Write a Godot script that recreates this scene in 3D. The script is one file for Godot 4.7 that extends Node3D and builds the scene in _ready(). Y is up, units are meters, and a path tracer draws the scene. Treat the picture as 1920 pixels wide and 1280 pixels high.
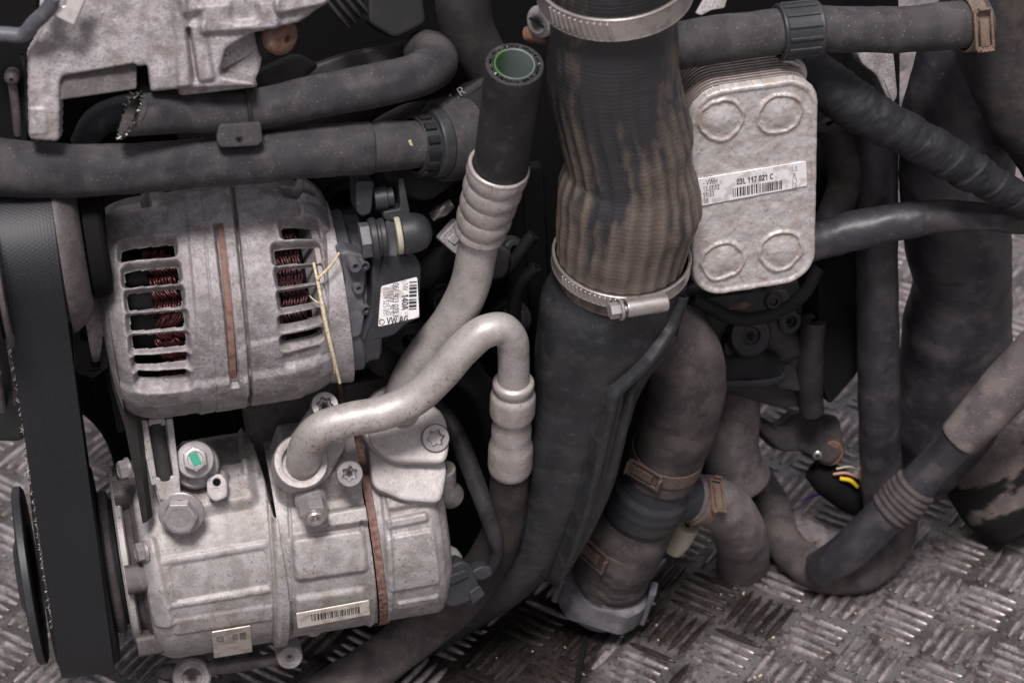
extends Node3D
# ---------------------------------------------------------------- lens and measures
# World: x along the engine's shafts, y up, z towards the viewer. One unit of the builder's ruler is 0.33 mm.
const D0 := 5200.0
const S := 0.00033
const FLOOR_Y := -850.0
var R: Vector3
var U: Vector3
var F: Vector3
var EYE: Vector3
var base := Vector3.ZERO
var M := {}
var names := {}
var rng := RandomNumberGenerator.new()

func lens_axes() -> void:
	var th := deg_to_rad(36.0)
	var ps := deg_to_rad(9.0)
	var ro := deg_to_rad(3.5)
	F = Vector3(sin(ps) * cos(th), -sin(th), -cos(ps) * cos(th))
	var r0 := Vector3(cos(ps), 0, sin(ps))
	var u0 := r0.cross(F)
	R = r0 * cos(ro) - u0 * sin(ro)
	U = r0 * sin(ro) + u0 * cos(ro)
	EYE = -F * D0

func ray(px: float, py: float) -> Vector3:
	return F * D0 + R * (px - 960.0) + U * (640.0 - py)

func W(px: float, py: float, z: float) -> Vector3:      # the place z in front of the engine's middle plane
	var d := ray(px, py)
	return EYE + d * ((z - EYE.z) / d.z)

func H(px: float, py: float, y: float) -> Vector3:      # the place at height y
	var d := ray(px, py)
	return EYE + d * ((y - EYE.y) / d.y)

func pix(p: Vector3) -> Vector2:
	var q := p - EYE
	var w := q.dot(F)
	return Vector2(960 + q.dot(R) / w * D0, 640 - q.dot(U) / w * D0)

func near_size(p: Vector3) -> float:
	return (p - EYE).dot(F) / D0

# ---------------------------------------------------------------- surfaces on which relief is laid out
class Chart:
	var O: Vector3
	var X: Vector3
	var Y: Vector3
	var N: Vector3
	var rad := 0.0
	func pt(u: float, v: float, h: float) -> Vector3:
		if rad == 0.0:
			return O + X * u + Y * v + N * h
		var a := v / rad
		return O + X * u + (N * cos(a) + Y * sin(a)) * (rad + h)
	func from_ray(eye: Vector3, d: Vector3) -> Vector2:
		if rad == 0.0:
			var t := (O - eye).dot(N) / d.dot(N)
			var q := eye + d * t - O
			return Vector2(q.dot(X), q.dot(Y))
		var e := eye - O
		var e2 := Vector2(e.dot(N), e.dot(Y))
		var d2 := Vector2(d.dot(N), d.dot(Y))
		var A := d2.dot(d2)
		var B := e2.dot(d2)
		var C := e2.dot(e2) - rad * rad
		var disc := maxf(B * B - A * C, 0.0)
		var t2 := (-B - sqrt(disc)) / A
		var p2 := e2 + d2 * t2
		return Vector2(e.dot(X) + d.dot(X) * t2, atan2(p2.y, p2.x) * rad)

func plane(o: Vector3, n: Vector3, y: Vector3 = Vector3.UP) -> Chart:
	var c := Chart.new()
	c.O = o
	c.N = n.normalized()
	c.X = y.cross(c.N).normalized()
	c.Y = c.N.cross(c.X).normalized()
	return c

func drum(o: Vector3, r: float) -> Chart:
	var c := Chart.new()
	c.O = o
	c.X = Vector3.RIGHT
	c.N = Vector3(0, -F.y, -F.z).normalized()
	c.Y = c.N.cross(c.X)
	c.rad = r
	return c

func on(c: Chart, px: float, py: float) -> Vector2:
	return c.from_ray(EYE, ray(px, py))

# ---------------------------------------------------------------- mesh buffer
class Buf:
	var v := PackedVector3Array()
	var n := PackedVector3Array()
	var uv := PackedVector2Array()
	var c := PackedColorArray()
	var i := PackedInt32Array()
	func add(p: Vector3, nn: Vector3, t: Vector2, col: Color) -> void:
		v.push_back(p)
		n.push_back(nn)
		uv.push_back(t)
		c.push_back(col)
	func face(a: int, b: int, d: int, nn: Vector3) -> void:
		if (v[d] - v[a]).cross(v[b] - v[a]).dot(nn) >= 0.0:
			i.push_back(a); i.push_back(b); i.push_back(d)
		else:
			i.push_back(a); i.push_back(d); i.push_back(b)
	func rows(p: Array, wrap: bool, flip: bool, uvs: Array, cols: Array, keep: Array = []) -> void:
		# p: rows of points (PackedVector3Array); wrap: last column repeats the first
		var nr := p.size()
		var nc: int = p[0].size()
		var at := v.size()
		for r in nr:
			var row: PackedVector3Array = p[r]
			var up: PackedVector3Array = p[maxi(r - 1, 0)]
			var dn: PackedVector3Array = p[mini(r + 1, nr - 1)]
			for k in nc:
				var k0 := k - 1
				var k1 := k + 1
				if k0 < 0:
					k0 = nc - 2 if wrap else 0
				if k1 >= nc:
					k1 = 1 if wrap else nc - 1
				var nn := (dn[k] - up[k]).cross(row[k1] - row[k0])
				if nn.length_squared() < 1e-12:
					nn = Vector3.UP
				nn = nn.normalized()
				if flip:
					nn = -nn
				v.push_back(row[k])
				n.push_back(nn)
				uv.push_back(uvs[r][k] if uvs.size() else Vector2.ZERO)
				c.push_back(cols[r][k] if cols.size() else Color.WHITE)
		for r in nr - 1:
			for k in nc - 1:
				if keep.size() and not (keep[r][k] or keep[r + 1][k] or keep[r][k + 1] or keep[r + 1][k + 1]):
					continue
				var a := at + r * nc + k
				var b := a + 1
				var d := a + nc
				var e := d + 1
				if flip:
					i.append_array(PackedInt32Array([a, d, b, b, d, e]))
				else:
					i.append_array(PackedInt32Array([a, b, d, b, e, d]))

func poly_normals(poly: PackedVector2Array) -> Array:
	# for a counter-clockwise outline: per corner [normal of the edge before, normal of the edge after, the inset direction]
	var out := []
	var m := poly.size()
	for k in m:
		var e0 := (poly[k] - poly[(k + m - 1) % m]).normalized()
		var e1 := (poly[(k + 1) % m] - poly[k]).normalized()
		var n0 := Vector2(e0.y, -e0.x)
		var n1 := Vector2(e1.y, -e1.x)
		var bis := (n0 + n1)
		var inset := -bis.normalized() / maxf(0.5, bis.length() * 0.5)
		if n0.dot(n1) > 0.7:
			var s := bis.normalized()
			out.append([s, s, inset])
		else:
			out.append([n0, n1, inset])
	return out

func prism(b: Buf, T: Transform3D, pts: PackedVector2Array, z0: float, z1: float, bev: float, col := Color.WHITE, back := true) -> void:
	var poly := pts
	if Geometry2D.is_polygon_clockwise(poly):
		poly = poly.duplicate()
		poly.reverse()
	var m := poly.size()
	var nm := poly_normals(poly)
	var rings := [[0.0, z0, 0.0], [0.0, z1 - bev, 0.0], [0.29 * bev, z1 - 0.29 * bev, 0.7], [bev, z1, 1.0]]
	if bev <= 0.0:
		rings = [[0.0, z0, 0.0], [0.0, z1, 0.0]]
	for r in rings.size() - 1:
		for k in m:
			var k2 := (k + 1) % m
			var at := b.v.size()
			for q in [[r, k, 1], [r, k2, 0], [r + 1, k, 1], [r + 1, k2, 0]]:
				var g: Array = rings[q[0]]
				var p2: Vector2 = poly[q[1]] + nm[q[1]][2] * g[0]
				var n2: Vector2 = nm[q[1]][q[2]]
				var n3 := Vector3(n2.x * (1.0 - g[2]), n2.y * (1.0 - g[2]), g[2]).normalized()
				b.add(X(T * Vector3(p2.x, p2.y, g[1])), (T.basis * n3).normalized(), p2 * 0.01, col)
			b.face(at, at + 1, at + 2, b.n[at])
			b.face(at + 1, at + 3, at + 2, b.n[at])
	var cap := PackedVector2Array()
	for k in m:
		cap.push_back(poly[k] + nm[k][2] * bev)
	var tri := Geometry2D.triangulate_polygon(cap)
	if tri.is_empty():
		tri = Geometry2D.triangulate_polygon(poly)
	for side in ([1, 0] if back else [1]):
		var shape := cap if side else poly
		if side == 0:
			tri = Geometry2D.triangulate_polygon(poly)
		var nn := T.basis.z.normalized() * (1.0 if side else -1.0)
		var at2 := b.v.size()
		for p3 in shape:
			b.add(X(T * Vector3(p3.x, p3.y, z1 if side else z0)), nn, p3 * 0.01, col)
		for t in range(0, tri.size(), 3):
			b.face(at2 + tri[t], at2 + tri[t + 1], at2 + tri[t + 2], nn)

func X(p: Vector3) -> Vector3:
	return (p - base) * S

func chart_frame(c: Chart) -> Transform3D:
	return Transform3D(Basis(c.X, c.Y, c.N), c.O)

func px_prism(b: Buf, c: Chart, pts: Array, h0: float, h1: float, bev: float, rounding := 0.0) -> void:
	var poly := PackedVector2Array()
	for p in pts:
		poly.push_back(on(c, p[0], p[1]))
	if rounding > 0.0:
		poly = rounded(poly, maxf(rounding, bev * 1.5))
	prism(b, chart_frame(c), poly, h0, h1, bev)

func rounded(poly: PackedVector2Array, r: float) -> PackedVector2Array:
	var out := PackedVector2Array()
	var m := poly.size()
	for k in m:
		var p := poly[k]
		var a := poly[(k + m - 1) % m]
		var d := poly[(k + 1) % m]
		var q := minf(r, 0.45 * minf(p.distance_to(a), p.distance_to(d)))
		var p0 := p + (a - p).normalized() * q
		var p1 := p + (d - p).normalized() * q
		for t in 5:
			var w := t / 4.0
			out.push_back(p0.lerp(p, w).lerp(p.lerp(p1, w), w))
	return out

func rrect(w: float, h: float, r: float, n := 5) -> PackedVector2Array:
	var out := PackedVector2Array()
	var cs := [[w - r, h - r, 0.0], [-w + r, h - r, PI / 2], [-w + r, -h + r, PI], [w - r, -h + r, 3 * PI / 2]]
	for q in cs:
		for k in n + 1:
			var a: float = q[2] + PI / 2 * k / n
			out.push_back(Vector2(q[0] + cos(a) * r, q[1] + sin(a) * r))
	return out

func ngon(n: int, r: float, turn := 0.0) -> PackedVector2Array:
	var out := PackedVector2Array()
	for k in n:
		out.push_back(Vector2(cos(turn + TAU * k / n), sin(turn + TAU * k / n)) * r)
	return out

func axis_frame(p: Vector3, axis: Vector3) -> Transform3D:   # z along the axis, x towards the viewer's side
	var z := axis.normalized()
	var x := -F - z * z.dot(-F)
	if x.length() < 0.05:
		x = Vector3.UP - z * z.y
	x = x.normalized()
	return Transform3D(Basis(x, z.cross(x), z), p)

func box(b: Buf, T: Transform3D, size: Vector3, bev: float, col := Color.WHITE) -> void:   # centred, size along T's axes
	prism(b, T, rrect(size.x / 2, size.y / 2, maxf(bev, 0.5), 2), -size.z / 2, size.z / 2, bev, col)

func lathe(b: Buf, T: Transform3D, prof: Array, n := 40, col := Color.WHITE, lobes := 6, a0 := 0.0, a1 := TAU) -> void:
	# prof: [radius, z, optional lobe depth]; corners sharper than 35 degrees stay sharp
	var whole := is_equal_approx(a1 - a0, TAU)
	var run := []
	var flush := func(list: Array) -> void:
		if list.size() < 2:
			return
		var pr := []
		var uvs := []
		for q in list:
			var row := PackedVector3Array()
			var ur := PackedVector2Array()
			for k in n + 1:
				var a := a0 + (a1 - a0) * k / n
				var rr: float = q[0]
				if q.size() > 2:
					rr *= 1.0 + q[2] * cos(lobes * a)
				row.push_back(X(T * Vector3(cos(a) * rr, sin(a) * rr, q[1])))
				ur.push_back(Vector2(a * maxf(q[0], 1.0) * S, q[1] * S))
			pr.append(row)
			uvs.append(ur)
		b.rows(pr, whole, true, uvs, [])
	for k in prof.size():
		run.append(prof[k])
		if k > 0 and k < prof.size() - 1:
			var d0 := Vector2(prof[k][0] - prof[k - 1][0], prof[k][1] - prof[k - 1][1]).normalized()
			var d1 := Vector2(prof[k + 1][0] - prof[k][0], prof[k + 1][1] - prof[k][1]).normalized()
			if d0.dot(d1) < 0.8:
				flush.call(run)
				run = [prof[k]]
	flush.call(run)

func spline(pts: Array, n: int) -> Array:
	# pts: arrays of equal length [Vector3, radius]; returns n+1 samples on a Catmull-Rom curve, evenly spread by length
	var out := []
	var m := pts.size()
	var dense := []
	for s in m - 1:
		var a: Array = pts[maxi(s - 1, 0)]
		var b: Array = pts[s]
		var c: Array = pts[s + 1]
		var d: Array = pts[mini(s + 2, m - 1)]
		for k in 12:
			var t := k / 12.0
			var p: Vector3 = b[0].cubic_interpolate_in_time(c[0], a[0], d[0], t, b[0].distance_to(c[0]), -a[0].distance_to(b[0]), b[0].distance_to(c[0]) + c[0].distance_to(d[0])) if s > 0 and s < m - 2 else b[0].cubic_interpolate(c[0], (b[0] * 2.0 - c[0]) if s == 0 else a[0], (c[0] * 2.0 - b[0]) if s == m - 2 else d[0], t)
			dense.append([p, lerpf(b[1], c[1], smoothstep(0.0, 1.0, t))])
	dense.append([pts[m - 1][0], pts[m - 1][1]])
	var acc := [0.0]
	for k in range(1, dense.size()):
		acc.append(acc[k - 1] + dense[k][0].distance_to(dense[k - 1][0]))
	var total: float = acc[-1]
	var j := 0
	for k in n + 1:
		var w := total * k / n
		while j < dense.size() - 2 and acc[j + 1] < w:
			j += 1
		var t2: float = clampf((w - acc[j]) / maxf(acc[j + 1] - acc[j], 1e-6), 0, 1)
		out.append([dense[j][0].lerp(dense[j + 1][0], t2), lerpf(dense[j][1], dense[j + 1][1], t2), w])
	return out

func tube(b: Buf, pts: Array, n: int, sides: int, opt := {}) -> Array:
	# pts: [px, py, z, radius in ruler units] or [Vector3, radius]. opt: shape(t, angle, w) -> added radius; tint(t, angle, w) -> Color; a / b: how it ends (0 open, 1 round, 2 hollow)
	var list := []
	for q in pts:
		list.append([q[0], q[1]] if q.size() == 2 else [W(q[0], q[1], q[2]), q[3] * near_size(W(q[0], q[1], q[2]))])
	var sm := spline(list, n)
	var pr := []
	var uvs := []
	var cols := []
	var shape = opt.get("shape")
	var tint = opt.get("tint")
	var ref := Vector3.ZERO
	var slant: Vector2 = opt.get("slant", Vector2.ZERO)
	var wall: float = opt.get("wall", 0.25)
	var deep: float = opt.get("deep", 1.6)
	var frames := []
	for k in n + 1:
		var tan: Vector3 = (sm[mini(k + 1, n)][0] - sm[maxi(k - 1, 0)][0]).normalized()
		if k == 0:
			ref = -F - tan * tan.dot(-F)
			if ref.length() < 0.1:
				ref = Vector3.UP - tan * tan.y
		ref = (ref - tan * tan.dot(ref)).normalized()
		frames.append(Transform3D(Basis(ref, tan.cross(ref), tan), sm[k][0]))
	var put := func(T: Transform3D, r: float, t: float, w: float, shaped: float) -> void:
		var row := PackedVector3Array()
		var ur := PackedVector2Array()
		var cr := PackedColorArray()
		for s in sides + 1:
			var a := TAU * s / sides
			var rr := r
			if shape != null and shaped > 0.0:
				rr += shape.call(t, a if s < sides else 0.0, w) * shaped
			row.push_back(X(T.origin + (T.basis.x * cos(a) + T.basis.y * sin(a)) * rr + T.basis.z * slant.x * (rr / maxf(r, 0.01)) * sin(a + slant.y) * clampf(1.0 - w / 90.0, 0.0, 1.0)))
			ur.push_back(Vector2(float(s) / sides, w * S))
			cr.push_back(tint.call(t, a if s < sides else 0.0, w) if tint != null else Color.WHITE)
		pr.append(row)
		uvs.append(ur)
		cols.append(cr)
	var ea: int = opt.get("a", 1)
	var eb: int = opt.get("b", 1)
	var cap := func(T: Transform3D, r: float, dir: float, kind: int, first: bool, t: float, w: float) -> void:
		var steps := []
		if kind == 1:
			steps = [[0.0, 0.0], [0.5, 0.10], [0.85, 0.10], [0.96, 0.05]]     # share of radius kept, bulge
		elif kind == 2:
			steps = [[0.0, -deep], [1.0 - wall, -deep], [1.0 - wall, -0.02], [1.0 - wall, 0.0], [1.0 - wall * 0.5, 0.02], [0.97, 0.02]]
		if not first:
			steps.reverse()
		for q in steps:
			var TT := T
			TT.origin += T.basis.z * dir * q[1] * r
			put.call(TT, maxf(q[0] * r, 0.05), t, w, q[0])
	cap.call(frames[0], sm[0][1], -1.0, ea, true, 0.0, 0.0)
	for k in n + 1:
		put.call(frames[k], sm[k][1], float(k) / n, sm[k][2], 1.0)
	cap.call(frames[n], sm[n][1], 1.0, eb, false, 1.0, sm[n][2])
	b.rows(pr, true, true, uvs, cols)
	return [frames, sm]

# ---------------------------------------------------------------- relief on a chart, from features
static func seg_box(p: Vector2, f: Dictionary) -> float:
	var q: Vector2 = p - f.c
	var a: float = absf(q.dot(f.d)) - f.l + f.r
	var e: float = absf(q.dot(f.e)) - f.w + f.r
	return Vector2(maxf(a, 0), maxf(e, 0)).length() + minf(maxf(a, e), 0.0) - f.r

static func poly_dist(p: Vector2, poly: PackedVector2Array) -> float:
	var d := (p - poly[0]).length_squared()
	var s := 1.0
	var m := poly.size()
	var j := m - 1
	for k in m:
		var e := poly[j] - poly[k]
		var w := p - poly[k]
		var bb := w - e * clampf(w.dot(e) / e.dot(e), 0.0, 1.0)
		d = minf(d, bb.length_squared())
		var c0 := p.y >= poly[k].y
		var c1 := p.y < poly[j].y
		var c2 := e.x * w.y > e.y * w.x
		if (c0 and c1 and c2) or (not c0 and not c1 and not c2):
			s = -s
		j = k
	return s * sqrt(d)

func feats(c: Chart, list: Array) -> Array:
	# ["set"/"add"/"max", x1, y1, x2, y2, half width, rounding, height, bevel]  or  [mode, [[x, y]...], height, bevel]
	var out := []
	for q in list:
		if q[1] is Array:
			var poly := PackedVector2Array()
			var box2 := Rect2(on(c, q[1][0][0], q[1][0][1]), Vector2.ZERO)
			for p in q[1]:
				var w := on(c, p[0], p[1])
				poly.push_back(w)
				box2 = box2.expand(w)
			if q.size() > 4:
				poly = rounded(poly, q[4])
			out.append({"m": q[0], "poly": poly, "box": box2.grow(q[3]), "h": q[2], "b": q[3]})
		else:
			var a := on(c, q[1], q[2])
			var e := on(c, q[3], q[4])
			var d := (e - a).normalized() if a.distance_to(e) > 0.01 else Vector2.RIGHT
			var l := a.distance_to(e) / 2
			var g: float = maxf(l, q[5]) + q[8]
			if l < 0.01:
				l = q[5]
			out.append({"m": q[0], "c": (a + e) / 2, "d": d, "e": Vector2(-d.y, d.x), "l": l, "w": q[5], "r": minf(q[6], minf(l, q[5])), "h": q[7], "b": q[8], "box": Rect2((a + e) / 2, Vector2.ZERO).grow(g * 1.45)})
	return out

func height(p: Vector2, h: float, fs: Array) -> float:
	for f in fs:
		if not f.box.has_point(p):
			continue
		var d: float = poly_dist(p, f.poly) if f.has("poly") else seg_box(p, f)
		if d >= f.b * 0.5:
			continue
		var m := smoothstep(f.b * 0.5, -f.b * 0.5, d)
		if f.m == "add":
			h += f.h * m
		elif f.m == "set":
			h = lerpf(h, f.h, m)
		else:
			h = maxf(h, lerpf(h, f.h, m))
	return h

func relief(b: Buf, c: Chart, u0: float, u1: float, v0: float, v1: float, step: float, hf: Callable, cut := -1e9, wear := 0.0, tint = null) -> void:
	var nu := int(ceil((u1 - u0) / step))
	var nv := int(ceil((v1 - v0) / step))
	var pr := []
	var keep := []
	var hs := []
	for r in nv + 1:
		var row := PackedVector3Array()
		var hr := PackedFloat32Array()
		var kr := []
		for k in nu + 1:
			var u := u0 + (u1 - u0) * k / nu
			var v := v0 + (v1 - v0) * r / nv
			var h: float = hf.call(Vector2(u, v))
			var open := h < -500.0          # an opening: 1000 is taken off its height
			if open:
				h += 1000.0
			row.push_back(X(c.pt(u, v, maxf(h, cut))))
			kr.append(h > cut and not open)
			hr.push_back(h)
		pr.append(row)
		keep.append(kr)
		hs.append(hr)
	var cols := []
	if wear > 0.0:
		# proud edges are rubbed to brighter metal
		var gn := FastNoiseLite.new()
		gn.frequency = 0.05
		for r in nv + 1:
			var cr := PackedColorArray()
			for k in nu + 1:
				var lap: float = hs[r][k] * 4.0 - hs[maxi(r - 2, 0)][k] - hs[mini(r + 2, nv)][k] - hs[r][maxi(k - 2, 0)] - hs[r][mini(k + 2, nu)]
				var g := 0.80 + clampf(lap * 0.05, 0.0, 0.2) * smoothstep(-0.3, 0.3, gn.get_noise_2d(r * 2.0, k * 2.0)) * wear
				cr.push_back(Color(g, g, g))
			cols.append(cr)
	elif tint != null:
		for r in nv + 1:
			var cr := PackedColorArray()
			for k in nu + 1:
				cr.push_back(tint.call(Vector2(u0 + (u1 - u0) * k / nu, v0 + (v1 - v0) * r / nv)))
			cols.append(cr)
	b.rows(pr, false, true, [], cols, keep)

# ---------------------------------------------------------------- objects
func numbered(called: String) -> String:
	var k: int = names.get(called, 0)
	names[called] = k + 1
	return called if k == 0 else "%s_%03d" % [called, k]

func thing(called: String, label: String, category: String, at: Vector3, group := "") -> Node3D:
	var o := Node3D.new()
	o.name = numbered(called)
	add_child(o)
	base = at
	o.position = at * S
	tag(o, label, category, group)
	return o

func tag(o: Node, label: String, category: String, group := "") -> void:
	o.set_meta("label", label)
	o.set_meta("category", category)
	if group:
		o.set_meta("group", group)

func obj(called: String, b: Buf, m: Material, parent: Node = null) -> MeshInstance3D:
	var mesh := ArrayMesh.new()
	var a := []
	a.resize(Mesh.ARRAY_MAX)
	a[Mesh.ARRAY_VERTEX] = b.v
	a[Mesh.ARRAY_NORMAL] = b.n
	a[Mesh.ARRAY_TEX_UV] = b.uv
	a[Mesh.ARRAY_COLOR] = b.c
	a[Mesh.ARRAY_INDEX] = b.i
	mesh.add_surface_from_arrays(Mesh.PRIMITIVE_TRIANGLES, a)
	var o := MeshInstance3D.new()
	o.mesh = mesh
	o.material_override = m
	o.name = called
	if parent == null:
		o.name = numbered(called)
		o.position = base * S
		add_child(o)
	else:
		parent.add_child(o, true)
	return o

func lone(called: String, label: String, category: String, b: Buf, m: Material, group := "") -> MeshInstance3D:
	var o := obj(called, b, m)
	tag(o, label, category, group)
	return o

func lettering(parent: Node, words_: String, T: Transform3D, h: float, wide: float, m: Material, bold := false) -> void:
	# T: origin at the lower left of the first letter, x along the line, z out of the label
	var t := TextMesh.new()
	var f := SystemFont.new()
	f.font_names = PackedStringArray(["Droid Sans"])
	f.font_weight = 700 if bold else 400
	t.font = f
	t.text = words_
	t.font_size = 48
	t.pixel_size = h * S / (48 * 0.72)
	t.depth = 0.00006
	t.curve_step = 2.0
	t.horizontal_alignment = HORIZONTAL_ALIGNMENT_LEFT
	t.vertical_alignment = VERTICAL_ALIGNMENT_BOTTOM
	var o := MeshInstance3D.new()
	o.name = "lettering"
	o.mesh = t
	o.material_override = m
	var low := t.get_aabb()
	var fit := wide * S / maxf(low.size.x, 1e-6)
	o.transform = Transform3D(T.basis.orthonormalized().scaled_local(Vector3(fit, 1, 1)), X(T.origin + T.basis.z.normalized() * 0.5) - T.basis.y.normalized() * low.position.y - T.basis.x.normalized() * low.position.x * fit)
	parent.add_child(o, true)

func bars(b: Buf, T: Transform3D, w: float, h: float, n: int, sd: int) -> void:    # a printed bar code, w along x
	var g := RandomNumberGenerator.new()
	g.seed = sd
	var x := 0.0
	while x < w:
		var k := w / n * (0.6 if g.randf() < 0.6 else 1.3)
		prism(b, T, PackedVector2Array([Vector2(x, 0), Vector2(x + k, 0), Vector2(x + k, h), Vector2(x, h)]), 0.2, 0.5, 0.0, Color.WHITE, false)
		x += k + w / n * (0.6 if g.randf() < 0.6 else 1.2)

func hex_bolt(parent: Node, called: String, p: Vector3, axis: Vector3, r: float, h: float, m: Material, flange := 1.35, turn := 0.2) -> MeshInstance3D:
	var b := Buf.new()
	var T := axis_frame(p, axis)
	lathe(b, T, [[r * flange, -2], [r * flange, h * 0.18], [r * flange * 0.94, h * 0.26], [r * 0.9, h * 0.3]], 32)
	prism(b, T, ngon(6, r, turn), h * 0.25, h, r * 0.1)
	lathe(b, T, [[r * 0.86, h + 0.3], [r * 0.8, h + 1.0], [r * 0.62, h + 1.2], [r * 0.5, h - 1.0], [0.1, h - 1.6]], 24)
	return obj(called, b, m, parent)

func star_bolt(parent: Node, called: String, p: Vector3, axis: Vector3, r: float, h: float, m: Material) -> MeshInstance3D:
	var b := Buf.new()
	var T := axis_frame(p, axis)
	lathe(b, T, [[r, -6], [r, h - 3], [r * 0.92, h], [r * 0.56, h, 0.16], [r * 0.5, h - 2, 0.16], [r * 0.45, h - 12, 0.16], [0.1, h - 13]], 48)
	return obj(called, b, m, parent)

# ---------------------------------------------------------------- textures and materials
func noise_bytes(size: int, freq: float, sd: int, oct := 4, kind := FastNoiseLite.TYPE_SIMPLEX_SMOOTH) -> PackedByteArray:
	var f := FastNoiseLite.new()
	f.noise_type = kind
	f.seed = sd
	f.frequency = freq
	f.fractal_octaves = oct
	if kind == FastNoiseLite.TYPE_CELLULAR:
		f.cellular_return_type = FastNoiseLite.RETURN_DISTANCE
		f.fractal_type = FastNoiseLite.FRACTAL_NONE
	var im := f.get_seamless_image(size, size, false, false, 0.12, true)
	im.convert(Image.FORMAT_L8)
	return im.get_data()

func paint(size: int, ground: Color, layers: Array) -> ImageTexture:
	# layers: [colour, noise bytes, low, high, strength]
	var luts := []
	for l in layers:
		var lut := PackedFloat32Array()
		for k in 256:
			lut.push_back(smoothstep(l[2], l[3], k / 255.0) * l[4])
		luts.append(lut)
	var out := PackedByteArray()
	out.resize(size * size * 3)
	var nl := layers.size()
	var cr := PackedFloat32Array()
	var cg := PackedFloat32Array()
	var cb := PackedFloat32Array()
	for l in layers:
		cr.push_back(l[0].r * 255)
		cg.push_back(l[0].g * 255)
		cb.push_back(l[0].b * 255)
	for k in size * size:
		var r := ground.r * 255
		var g := ground.g * 255
		var b := ground.b * 255
		for l in nl:
			var m: float = luts[l][layers[l][1][k]]
			if m > 0.0:
				r += (cr[l] - r) * m
				g += (cg[l] - g) * m
				b += (cb[l] - b) * m
		out[k * 3] = int(r)
		out[k * 3 + 1] = int(g)
		out[k * 3 + 2] = int(b)
	return ImageTexture.create_from_image(Image.create_from_data(size, size, false, Image.FORMAT_RGB8, out))

func grey(size: int, bytes: PackedByteArray) -> ImageTexture:
	return ImageTexture.create_from_image(Image.create_from_data(size, size, false, Image.FORMAT_L8, bytes))

func mixed(a: PackedByteArray, wa: float, b: PackedByteArray, wb: float) -> PackedByteArray:
	var o := PackedByteArray()
	o.resize(a.size())
	for k in a.size():
		o[k] = clampi(int(a[k] * wa + b[k] * wb), 0, 255)
	return o

func mat(called: String, col: Color, rough: float, metal := 0.0, tex: Texture2D = null, tile := 0.12, bump: Texture2D = null, bump_cm := 0.02, tri := true, bump_tile := 0.0) -> StandardMaterial3D:
	var m := StandardMaterial3D.new()
	m.resource_name = called
	m.albedo_color = col
	m.roughness = rough
	m.metallic = metal
	m.vertex_color_use_as_albedo = true
	if tex:
		m.albedo_texture = tex
	if bump:
		m.heightmap_enabled = true
		m.heightmap_texture = bump
		m.heightmap_scale = bump_cm
	if tri:
		m.uv1_triplanar = true
		m.uv1_triplanar_sharpness = 4.0
		m.uv1_scale = Vector3.ONE / tile
	else:
		m.uv1_scale = Vector3(1, 1.0 / tile, 1)
	M[called] = m
	return m

func rgb(r: int, g: int, b: int) -> Color:
	return Color(r / 255.0, g / 255.0, b / 255.0)

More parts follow.
